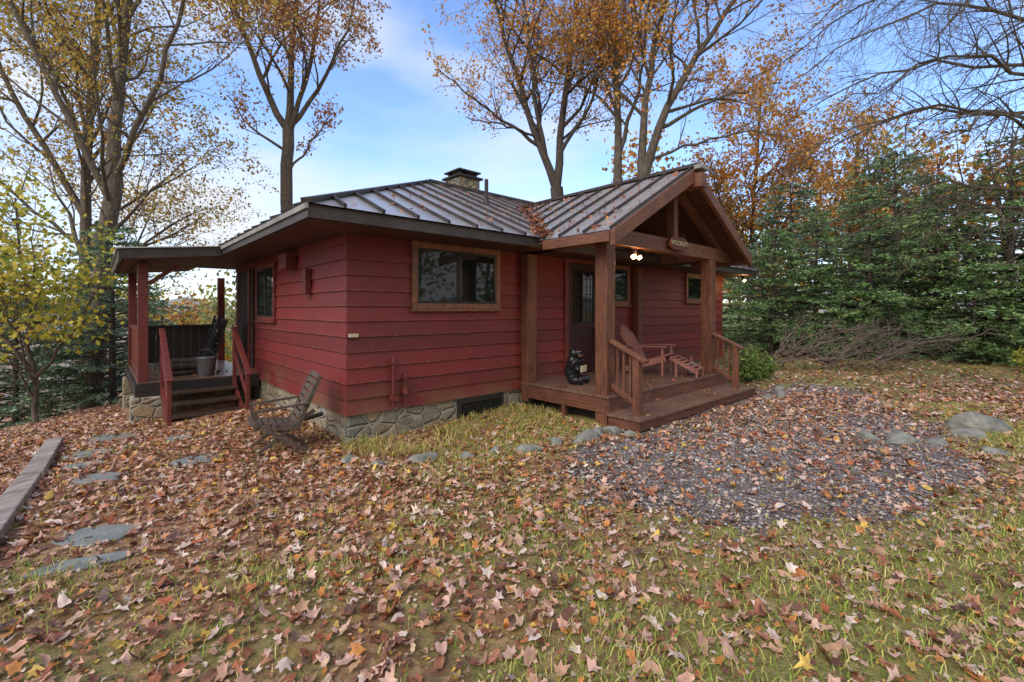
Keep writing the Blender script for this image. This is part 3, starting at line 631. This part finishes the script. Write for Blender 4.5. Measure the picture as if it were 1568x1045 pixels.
GP=np.array([S(154,166,72),S(186,182,96),S(128,150,62),S(204,186,118),S(146,164,70),S(194,174,108)])
N3=270000; yy=np.sqrt(R.uniform(1.3**2,8**2,N3)); xx=R.uniform(-1.2,1.2,N3)*(yy+.5)
d=.32+.46*vnoise(xx,yy,2.4,9)+gmask(xx,yy)*4; d=np.where(in_poly(xx,yy,gp2),d*.3,d); d=np.where(in_poly(xx,yy,gp),.01,d); d=np.where((xx<-.9)&(yy>3),d*.3,d); kk=(R.random(N3)<np.clip(d,.04,.9))&valid(xx,yy); xx,yy=xx[kk],yy[kk]
grass('grass',xx,yy,R.uniform(.02,.08,len(xx)),GP)
m=6000; t=R.uniform(-.1,3.0,m); b=-R.uniform(.02,1.35,m)*(.6+.4*np.sin(t*2)**2)-.02; xx,yy=toW(t,b); kk=R.random(m)<.45+.6*vnoise(xx,yy,4,2)
grass('weedy_flower_bed',xx[kk],yy[kk],R.uniform(.04,.16,kk.sum()),np.array([S(170,160,80),S(190,168,92),S(130,138,66),S(200,176,120),S(150,126,84)]),.005)
# ------------------------------------------------------------ trees
class TB:
    def __init__(s): s.V=[];s.F=[];s.n=0;s.leaf=[]
    def tube(s,p,r,k):
        p=np.asarray(p,float); m=len(p); tg=np.gradient(p,axis=0); tg=norm(tg); mt=np.abs(tg.mean(0)); ref=np.eye(3)[np.argmin(mt)]
        u=norm(np.cross(tg,ref)); v=np.cross(tg,u); a=np.arange(k)*2*np.pi/k
        V=p[:,None]+(np.cos(a)[None,:,None]*u[:,None]+np.sin(a)[None,:,None]*v[:,None])*np.asarray(r)[:,None,None]
        i=np.arange(m*k).reshape(m,k); j=np.roll(i,-1,1); s.F.append(np.stack([i[:-1],j[:-1],j[1:],i[1:]],-1).reshape(-1,4)+s.n); s.V.append(V.reshape(-1,3)); s.n+=m*k
def resample(pts,m):
    pts=np.asarray(pts,float); d=np.r_[0,np.cumsum(np.linalg.norm(np.diff(pts,axis=0),axis=1))]; x=np.linspace(0,d[-1],m)
    p=np.stack([np.interp(x,d,pts[:,k]) for k in range(3)],-1)
    for _ in range(2): p[1:-1]=(p[:-2]+2*p[1:-1]+p[2:])/4
    return p,d[-1]
def grow(tb,p,r,ln,lev,cfg,rng):
    k=(9,6,4,3,3)[min(lev,4)]; tb.tube(p,r,k)
    mx=cfg['levels']
    if lev>=cfg.get('leaf_from',mx):
        m=int(cfg['leaves']*(ln if lev<mx else max(ln,.5))); f=rng.uniform(.25,1.05,m)*(len(p)-1)
        q=np.stack([np.interp(f,np.arange(len(p)),p[:,c]) for c in range(3)],-1)+rng.normal(0,cfg['spread'],(m,3)); tb.leaf.append(q)
    if lev>=mx: return
    nc=max(2,int(ln*cfg['dens'][lev])); st=cfg['start'] if lev==0 else .15
    for c in range(nc):
        f=st+(1-st)*(c+rng.random())/nc; ix=f*(len(p)-1); a=int(min(ix,len(p)-2)); pos=p[a]+(p[a+1]-p[a])*(ix-a); tg=norm(p[a+1]-p[a]); rr=np.interp(ix,np.arange(len(r)),r)
        rnd=rng.normal(0,1,3); side=norm(rnd-tg*rnd.dot(tg)); ang=rng.uniform(.5,1.1); d=norm(tg*math.cos(ang)+side*math.sin(ang)+np.array([0,0,cfg['up'][min(lev,len(cfg['up'])-1)]]))
        l2=ln*rng.uniform(*cfg['ratio'])*(1.15-.65*f)*(1 if lev else cfg.get('r0',1)); l2=max(l2,.35)
        m=6 if lev<2 else 4; steps=np.zeros((m,3)); dd=d.copy(); q=pos.copy(); steps[0]=q
        for s_ in range(1,m):
            dd=norm(dd+rng.normal(0,cfg['wob'],3)+np.array([0,0,cfg['bend']])); q=q+dd*l2/(m-1); steps[s_]=q
        r2=np.linspace(min(rr*.55,.013*l2+.007),cfg['tip'],m)
        grow(tb,steps,r2,l2,lev+1,cfg,rng)
def tree(name,limbs,cfg,pal,seed,bark=M_bark,lsize=(.05,.085)):
    rng=np.random.default_rng(seed); tb=TB()
    for (pts,ra,rb_,main) in limbs:
        p,ln=resample(pts,14 if main else 12); p[1:-1]+=rng.normal(0,.04,(len(p)-2,3)); r=ra+(rb_-ra)*np.linspace(0,1,len(p))**.8
        if main==1: tb.tube(p,r,12)
        else: grow(tb,p,r,ln,0,cfg,rng)
    V=np.concatenate(tb.V);F=np.concatenate(tb.F); cb=np.ones((len(V),3))*.1; MI=np.zeros(len(F)); 
    if tb.leaf:
        P_=np.concatenate(tb.leaf)
        if cfg.get('thin'): 
            cn=np.sin(P_[:,0]*2.1+seed)*np.sin(P_[:,2]*1.9+seed*2)+np.sin(P_[:,1]*2.3)*.5
            P_=P_[rng.random(len(P_))<cfg['thin']*(1+.7*cn)]
        lv,lf=quads(P_,rng.uniform(*lsize,len(P_)),.62,rng=rng); cl=np.sin(P_[:,0]*1.3+seed)+np.sin(P_[:,1]*1.7)+np.sin(P_[:,2]*1.1)
        ci=np.clip(((cl/6+.5)+rng.normal(0,.22,len(P_)))*len(pal),0,len(pal)-1).astype(int); lc=pal[ci]*rng.uniform(.65,1.2,(len(P_),1))
        F=np.vstack([F,lf+len(V)]); V=np.vstack([V,lv]); cb=np.vstack([cb,np.repeat(lc,4,0)]); MI=np.r_[MI,np.ones(len(lf))]
    print(name,len(F))
    return fast(name,V,F,[bark,M_leaft],cb,MI)
RUST=np.array([S(184,128,84),S(204,144,88),S(212,160,96),S(176,124,94),S(220,176,100),S(200,150,116)])
YEL=np.array([S(196,176,84),S(210,184,88),S(220,178,78),S(190,152,82),S(172,168,86),S(208,156,84)])
ORG=np.array([S(222,158,70),S(232,172,78),S(212,136,62),S(224,184,94),S(200,130,70),S(236,190,106)])
OLV=np.array([S(180,180,70),S(204,192,76),S(216,198,80),S(160,168,68),S(222,198,90)])
base=dict(levels=4,dens=(1.4,1.5,2.0,2.8),ratio=(.42,.72),up=(.25,.2,.1,0),wob=.16,bend=.03,tip=.004,start=.3,leaves=11,spread=.15,r0=.75,leaf_from=4,thin=.55)
def cfg(**k): d=dict(base); d.update(k); return d
def G(x,y): return float(H(x,y))
tree('oak_tree',[([(-12.9,14,G(-12.9,14)-.2),(-12.6,14,2),(-12.2,14,6)],.28,.21,1),([(-12.2,14,6),(-12.1,14.2,9),(-11.7,14,13),(-11.2,14,18)],.19,.04,0),([(-12.3,14,5),(-13.4,13.4,8),(-15,13,12),(-16,13,16)],.11,.03,0),
 ([(-12.2,14,5.6),(-10.8,13.5,7.6),(-9.4,13.2,10.4),(-8.6,13,14)],.10,.025,0),([(-12.5,14,3.6),(-10.9,13.4,4.8),(-9.2,13,6.0)],.07,.015,0),([(-12.6,14,3.2),(-14.3,13,5.0),(-15.8,12,7)],.07,.015,0),([(-12.3,14,4.8),(-11.2,12.4,6.6),(-10.6,11.4,9)],.07,.015,0)],cfg(start=.12,thin=.8,leaves=19,r0=.62,dens=(1.3,1.5,2.1,2.9)),YEL,1,lsize=(.042,.07))
tree('oak_tree',[([(-16,17,G(-16,17)-.2),(-15.8,17,8),(-15,17,18)],.26,.05,0),([(-15.8,17,5),(-18,16,10),(-19,16,15)],.13,.03,0)],cfg(start=.2,dens=(1.5,1.4,2,2.4),thin=.8,leaves=15,r0=.6),YEL,2)
tree('oak_tree',[([(-9.5,19,G(-9.5,19)-.2),(-9.4,19,5),(-9.3,19,9.2)],.28,.22,1),([(-9.3,19,9.1),(-10.6,19,11.6),(-11.5,18.6,14.5),(-12.0,18.4,18)],.16,.03,0),([(-9.3,19,9.2),(-9.1,19,12.5),(-9.0,19.4,18)],.17,.03,0),
 ([(-9.3,19,8.8),(-8.1,18.7,12.2),(-7.5,18.4,17)],.12,.03,0),([(-9.3,19,9.2),(-8.0,19,10.8),(-6.8,19,13.4),(-6.2,19,16)],.11,.02,0),([(-9.35,19,7.2),(-8.2,18.6,8.5),(-7.2,18.4,9.6)],.06,.02,0),([(-9.3,19,8.2),(-10.6,18.6,9.0),(-11.6,18.6,10.4)],.07,.02,0)],cfg(start=.15,thin=.9,leaves=24,dens=(1.4,1.6,2.2,2.9)),RUST,3,lsize=(.055,.09))
tree('oak_tree',[([(2.1,20,G(2,20)-.2),(2.0,20,4),(1.95,20,7)],.34,.28,1),([(1.95,20,6.9),(.9,20,9.7),(-.3,19.6,13.2),(-1.4,19.4,17)],.2,.03,0),([(1.95,20,7),(2.2,20,10),(2.8,20,14.5),(3.2,20,19)],.2,.03,0),
 ([(1.5,20,8.2),(.9,19.4,11),(.5,19,15),(.2,19,18)],.11,.02,0),([(1.2,20,8.8),(-1,19.6,10.2),(-3.2,19.4,11.9)],.09,.02,0),([(1.1,20,9.2),(-.2,19.2,9.4),(-1.9,18.8,9.6)],.06,.02,0),([(2.1,20,8.5),(3.4,19.4,10.5),(4.4,19,14)],.1,.02,0)],cfg(start=.15,thin=.95,leaves=15,dens=(1.5,1.6,2.2,3)),ORG,4,M_barkd)
tree('oak_tree',[([(4.3,18.6,-.4),(4.3,18.6,7)],.24,.2,1),([(4.3,18.6,6.9),(4.45,18.6,10.5),(3.7,18.6,14.4),(3.5,18.6,18)],.18,.03,0),([(4.35,18.6,8),(5.2,18.3,11),(5.5,18,15)],.1,.02,0)],cfg(start=.15,thin=.95,leaves=16),ORG,5,M_bark)
tree('oak_tree',[([(5.2,17.6,-.3),(5.0,17.6,6.6)],.3,.26,1),([(5.0,17.6,6.5),(5.9,17.4,9.6),(7.3,17,11.8),(9.2,16.6,14.4),(10.4,16.5,16)],.2,.03,0),([(5.0,17.6,6.6),(5.1,17.6,10),(5.9,17.5,14),(6.2,17.4,18)],.18,.03,0),
 ([(5.6,17.5,8.6),(7.6,17,9.6),(9.8,16.6,9.9)],.09,.02,0),([(5.2,17.6,7.4),(6.8,16.8,7.8),(8.4,16,7.9),(9.6,15.4,7.4)],.07,.015,0)],cfg(start=.2,thin=.95,leaves=16,dens=(1.5,1.6,2.2,3)),ORG,6,M_bark)
tree('maple_tree',[([(13,25,-.3),(13.1,25,6),(13.6,25,13)],.25,.04,0),([(13,25,3),(15,24.5,7),(16.5,24,10)],.13,.03,0),([(13,25,3),(11.4,24.5,6.4),(10.4,24,9.6)],.13,.03,0)],cfg(start=.2,leaves=14,dens=(1.9,1.6,2.1,2.5),thin=.9),ORG,7,lsize=(.07,.12))
tree('maple_tree',[([(20,27,-.3),(20,27,6),(20.4,27,12)],.25,.04,0),([(20,27,3),(22.4,26,7),(24,26,10)],.13,.03,0),([(20,27,3),(18,26.5,6.4),(17,26,9.6)],.13,.03,0)],cfg(start=.2,leaves=14,dens=(1.9,1.6,2.1,2.5),thin=.9),ORG,8,lsize=(.07,.12))
tree('birch_tree',[([(-10.6,10.2,G(-10.6,10.2)-.1),(-10.8,10.2,1.5),(-11.3,10.4,4.2)],.06,.02,0),([(-10.7,10.2,.3),(-11.8,9.8,2),(-12.4,9.4,3.6)],.045,.015,0),([(-10.7,10.2,0.1),(-9.9,10.6,1.4),(-9.6,10.7,2.6)],.04,.012,0)],cfg(start=.1,levels=3,leaf_from=3,leaves=20,dens=(3.0,3.6,4.5),spread=.15,thin=.9),OLV,9)
LB=[(2.4,3.2,.5,.1),(3.0,3.6,.2,.2),(3.3,3.9,-.4,.3),(3.6,4.3,-.15,.4),(4.0,4.6,.6,.5),(4.4,4.8,.35,.6),(4.9,5.2,.0,.5),(5.2,5.2,-.5,.8),(5.5,5.6,.25,.9),(6.0,5.2,-.3,.7),(6.3,5.8,.5,1.0),(6.6,5.6,.1,1.2),(7.2,5.4,.45,1.2),(7.6,5.6,-.35,1.2),(7.9,5.2,-.1,1.4),(8.5,5.0,.3,1.4),(9.4,4.4,0,1.5)]
tree('bare_larch_tree',[([(10.2,8.2,-.3),(10.1,8.2,5),(9.9,8,11)],.22,.09,1)]+
 [([(10.1,8.2,z),(10.1-l*.5*math.cos(a),8.2-l*.5*math.sin(a),z+.5),(10.1-l*math.cos(a),8.2-l*math.sin(a),z-dr_)],.04,.005,0) for z,l,a,dr_ in LB],
 cfg(start=.12,levels=3,leaf_from=4,dens=(5,5,4.5),ratio=(.2,.42),up=(-.05,-.15),bend=-.05,wob=.14,tip=.0025),RUST,10,M_bark)
def conifer(name,Ht,seed,pal,spread=.36,droop=.12,need=7,base_=.03,ex=.6):
    rng=np.random.default_rng(seed); tb=TB(); tb.tube(np.array([[0,0,-.3],[.03,0,Ht*.5],[0,.03,Ht]]),np.array([Ht*.018,Ht*.012,.01]),8); pts=[];dirs=[];sh=[]
    z=Ht*base_
    while z<Ht*.98:
        f=z/Ht; Rb=Ht*spread*(1-f)**ex*rng.uniform(.75,1.2)+.12
        for k in range(6):
            a=rng.uniform(0,6.28); l=Rb*rng.uniform(.6,1.2); m=5; s=np.linspace(0,1,m)
            bx_=np.stack([np.cos(a)*l*s,np.sin(a)*l*s,z+l*(.30*s-(.2+droop)*s**2)],-1)+rng.normal(0,.02,(m,3)); bx_[0]=[0,0,z]; tb.tube(bx_,np.linspace(.008+.012*l,.004,m),3)
            nt=max(4,int(l*8))
            for j in range(nt):
                g=rng.uniform(.25,1); p=np.array([np.interp(g,s,bx_[:,c]) for c in range(3)]); sd=1 if j%2 else -1; aa=a+sd*rng.uniform(.5,1.1); tl=.16+.32*l*(1.1-g)*.6
                dv=np.array([math.cos(aa),math.sin(aa),rng.uniform(-.1,.3)]); q=rng.uniform(.1,1,need)[:,None]
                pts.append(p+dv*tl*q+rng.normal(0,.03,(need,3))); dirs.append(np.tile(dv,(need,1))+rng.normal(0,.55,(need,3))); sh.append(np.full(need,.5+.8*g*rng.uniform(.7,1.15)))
        z+=Ht*.036
    P_=np.vstack(pts);d=norm(np.vstack(dirs));sh=np.concatenate(sh); m=len(P_); s=rng.uniform(.06,.11,m)[:,None]*(.7+.05*Ht); side=norm(np.cross(d,rng.normal(0,1,(m,3))))*s*.26
    lv=np.stack([P_-d*s*.4,P_+side,P_+d*s,P_-side],1).reshape(-1,3); lf=np.arange(4*m).reshape(m,4)
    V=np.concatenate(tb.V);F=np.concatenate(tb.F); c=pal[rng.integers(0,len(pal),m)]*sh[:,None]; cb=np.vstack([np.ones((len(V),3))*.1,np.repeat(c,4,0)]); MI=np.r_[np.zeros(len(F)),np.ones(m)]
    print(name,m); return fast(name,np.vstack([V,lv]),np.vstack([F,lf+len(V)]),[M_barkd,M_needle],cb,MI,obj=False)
GRN=np.array([S(106,134,78),S(122,148,90),S(86,116,70),S(136,156,96),S(94,124,84)])
BLU=np.array([S(122,146,116),S(108,132,104),S(138,158,126),S(96,120,96)])
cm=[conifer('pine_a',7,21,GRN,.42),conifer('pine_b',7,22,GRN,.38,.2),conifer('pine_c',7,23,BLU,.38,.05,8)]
def put(k,x,y,h,rz,name='pine_tree',wd_=1.15):
    o=bpy.data.objects.new(name,cm[k]); o.location=(x,y,G(x,y)); s=h/7; o.scale=(s*wd_,s*wd_,s*.97); o.rotation_euler=(.03*math.sin(rz*5),.03*math.cos(rz*7),rz); link(o)
for k,(mi,x,y,h) in enumerate([(0,9.4,16.6,4.8),(1,11.0,16.6,5.4),(0,12.8,16.2,6.2),(1,14.8,15.8,6.6),(2,12.2,20,7.4),(0,16.2,15.0,7.6),(1,17.6,14.4,7.4),(0,20,15.0,8.4),(2,16.6,19.5,8.8),(1,22,17,9),(0,8.4,19.5,5),(1,14.2,14.0,3.2),(0,16.4,13.0,4.4),(2,18.4,12.6,6.0),(1,12.4,15.0,2.6),
   (2,-11.2,12.8,5.2),(2,-12.6,11.6,4.2),(0,-14.5,12.8,5.5),(2,-13.6,15.6,6.5)]): put(mi,x,y,h,k*1.3,wd_=1.2 if x>0 else 1.0)
def woods(name,specs,seed):
    rng=np.random.default_rng(seed); tb=TB(); P_=[];C_=[]
    for (x,y,h,w,pal) in specs:
        g=G(x,y); tb.tube(np.array([[x,y,g-.3],[x+rng.normal(0,.2),y,g+h*.5],[x+rng.normal(0,.4),y,g+h*.95]]),np.array([.18,.12,.03]),5)
        for _ in range(9):
            a=rng.uniform(0,6.28); f=rng.uniform(.25,.98); rr=w*(1-abs(f-.5))*rng.uniform(.1,.9); c=np.array([x+math.cos(a)*rr,y+math.sin(a)*rr,g+h*f]); 
            tb.tube(np.array([[x,y,g+h*max(.15,f-.25)],(np.array([x,y,g+h*f])+c)/2,c]),np.array([.06,.04,.01]),3)
            m=110; q=c+rng.normal(0,1,(m,3))*np.array([w*.3,w*.3,h*.09]); P_.append(q); C_.append(pal[rng.integers(0,len(pal),m)]*rng.uniform(.6,1.15,(m,1))*rng.uniform(.8,1.1))
    P_=np.vstack(P_);C_=np.vstack(C_); lv,lf=quads(P_,rng.uniform(.10,.22,len(P_)),.7,rng=rng); V=np.concatenate(tb.V);F=np.concatenate(tb.F)
    fast(name,np.vstack([V,lv]),np.vstack([F,lf+len(V)]),[M_barkd,M_leaft],np.vstack([np.ones((len(V),3))*.1,np.repeat(C_,4,0)]),np.r_[np.zeros(len(F)),np.ones(len(lf))])
rg=np.random.default_rng(5); sp=[]
GRL=np.array([S(160,168,104),S(142,156,98),S(186,178,104),S(126,144,94)])
for k in range(100):
    a=rg.uniform(-62,62); d=rg.uniform(27,62); x=d*math.sin(math.radians(a)); y=d*math.cos(math.radians(a))
    if -8<x<8 and d<34: continue
    left=a<0; pal=[RUST,YEL,ORG,GRL,OLV][rg.choice(5,p=[.2,.2,.25,.2,.15] if left else [.15,.1,.4,.3,.05])]
    h=rg.uniform(4.5,8) if left else rg.uniform(7,12)
    if left and k%3==0: continue
    if -20<a<12: h=rg.uniform(5,7)
    sp.append((x,y,h,rg.uniform(2,3.4),pal))
for k in range(20):  # unseen trees behind the camera, added to darken window and roof reflections
    a=math.radians(82+8*k+rg.uniform(-3,3)); d=rg.uniform(18,26); sp.append((d*math.sin(a),d*math.cos(a),rg.uniform(8,12),3.2,[GRL,YEL,ORG,GRL][k%4]))
woods('distant_trees',sp,6)
hv=[];hf=[];m=140
for k in range(m):
    a=math.radians(-110+220*k/(m-1)); 
    for j,(d,hh) in enumerate(((110,-16),(125,0),(150,4+2.0*math.sin(k*.21)+1.2*math.sin(k*.57)),(175,-4))): hv.append((d*math.sin(a),d*math.cos(a),hh+rg.normal(0,.5)*(j in(1,2))))
for k in range(m-1):
    for j in range(3): hf.append((k*4+j,k*4+j+1,k*4+4+j+1,k*4+4+j))
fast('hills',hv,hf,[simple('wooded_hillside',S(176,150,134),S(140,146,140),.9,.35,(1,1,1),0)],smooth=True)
def shrub(name,x,y,w,h,m,pal,seed,ls=(.03,.06)):
    rng=np.random.default_rng(seed); tb=TB(); P_=[]
    for k in range(26):
        a=rng.uniform(0,6.28); r=rng.uniform(.2,1)*w; e=np.array([x+math.cos(a)*r,y+math.sin(a)*r,G(x,y)+h*rng.uniform(.5,1)*(1-.35*(r/w)**2)]); b0=np.array([x,y,G(x,y)-.05]); md=(b0+e)/2+np.array([0,0,h*.1])
        tb.tube(np.stack([b0,md,e]),np.array([.012,.008,.003]),3); f=rng.uniform(.3,1,m)[:,None]; P_.append(b0+(e-b0)*f+rng.normal(0,.07,(m,3)))
    P_=np.vstack(P_); P_[:,2]=np.maximum(P_[:,2],G(x,y)+.03); lv,lf=quads(P_,rng.uniform(*ls,len(P_)),.5,rng=rng); V=np.concatenate(tb.V);F=np.concatenate(tb.F)
    fast(name,np.vstack([V,lv]),np.vstack([F,lf+len(V)]),[M_barkd,M_leaft],np.vstack([np.ones((len(V),3))*.1,np.repeat(pal[rng.integers(0,len(pal),len(P_))]*rng.uniform(.6,1.15,(len(P_),1)),4,0)]),np.r_[np.zeros(len(F)),np.ones(len(lf))])
GS=np.array([S(116,148,72),S(140,166,82),S(96,128,62),S(170,180,98)])
shrub('green_shrub',5.35,10.4,.55,.95,50,GS,1); shrub('green_shrub',5.9,11.0,.5,.7,40,GS,2); shrub('yellow_shrub',13.6,11.9,.45,.8,30,OLV,3)
rb2=np.random.default_rng(3); FB=[]
for k in range(22):
    sx_=rb2.uniform(6.6,10.2); sy_=rb2.uniform(11.8,13.4); l=rb2.uniform(1.4,3.2); a=rb2.normal(0,.5); hz=rb2.uniform(.2,1.3)
    FB.append(([(sx_,sy_,.05+rb2.uniform(0,.4)),(sx_+l*.5*math.cos(a),sy_+l*.3*math.sin(a),.2+hz*.7),(sx_+l*math.cos(a),sy_+l*.6*math.sin(a),hz)],.035,.008,0))
tree('fallen_branches',FB,cfg(start=.1,levels=2,leaf_from=3,dens=(4,3.5),ratio=(.25,.5),up=(.1,0),bend=0,tip=.005),RUST,33,simple('grey_dead_wood',S(140,122,106),S(92,78,66),.9,7))
# ------------------------------------------------------------ light, sky, camera
EL=42; AZ=-35
w=bpy.data.worlds.new('World'); scene.world=w; w.use_nodes=True; nt=w.node_tree; nn=nt.nodes; lk=nt.links
bg=nn['Background']; sky=nn.new('ShaderNodeTexSky'); sky.sky_type='NISHITA'; sky.sun_disc=False; sky.sun_elevation=math.radians(EL); sky.sun_rotation=math.radians(180-AZ); sky.dust_density=.6; sky.ozone_density=1.5
tc=nn.new('ShaderNodeTexCoord'); mp=nn.new('ShaderNodeMapping'); mp.inputs['Scale'].default_value=(1,1,3.0); mp.inputs['Location'].default_value=(.3,.1,0); lk.new(tc.outputs['Generated'],mp.inputs[0])
no=nn.new('ShaderNodeTexNoise'); no.inputs['Scale'].default_value=1.9; no.inputs['Detail'].default_value=6; no.inputs['Roughness'].default_value=.5; lk.new(mp.outputs[0],no.inputs['Vector'])
sp_=nn.new('ShaderNodeSeparateXYZ'); lk.new(tc.outputs['Generated'],sp_.inputs[0])
def math_(op,a,b):
    n=nn.new('ShaderNodeMath'); n.operation=op
    for i_,v in enumerate((a,b)):
        if hasattr(v,'is_linked'): lk.new(v,n.inputs[i_])
        else: n.inputs[i_].default_value=v
    return n.outputs[0]
yb=math_('MULTIPLY',sp_.outputs[1],-.24); zb=math_('MULTIPLY',sp_.outputs[2],-.36)
s1=math_('ADD',no.outputs[0],math_('ADD',yb,zb))
rp=nn.new('ShaderNodeValToRGB'); rp.color_ramp.elements[0].position=.10; rp.color_ramp.elements[1].position=.42; lk.new(s1,rp.inputs[0])
gm_=nn.new('ShaderNodeMix'); gm_.data_type='RGBA'; gm_.blend_type='MULTIPLY'; gm_.inputs[0].default_value=1; lk.new(sky.outputs[0],gm_.inputs[6]); gm_.inputs[7].default_value=(1.75,1.95,2.35,1)
mx=nn.new('ShaderNodeMix'); mx.data_type='RGBA'; lk.new(rp.outputs[0],mx.inputs[0]); lk.new(gm_.outputs[2],mx.inputs[6]); mx.inputs[7].default_value=(6.3,6.6,7.1,1)
lk.new(mx.outputs[2],bg.inputs[0]); bg.inputs[1].default_value=.15
sl=bpy.data.lights.new('sun','SUN'); sl.energy=2.3; sl.angle=math.radians(40); sl.color=(1,.955,.88); so=bpy.data.objects.new('sun',sl); so.rotation_euler=(math.radians(90-EL),0,math.radians(AZ)); so.location=(0,0,30); link(so)
cam=bpy.data.cameras.new('camera'); cam.sensor_width=36; cam.lens=16.07; cam.shift_y=-.0303; cam.clip_end=1500; cam.clip_start=.05
co=bpy.data.objects.new('camera',cam); co.location=(0,0,1.65); co.rotation_euler=(math.radians(90),0,0); link(co); scene.camera=co
scene.view_settings.view_transform='Standard'; scene.view_settings.look='None'; scene.view_settings.exposure=0
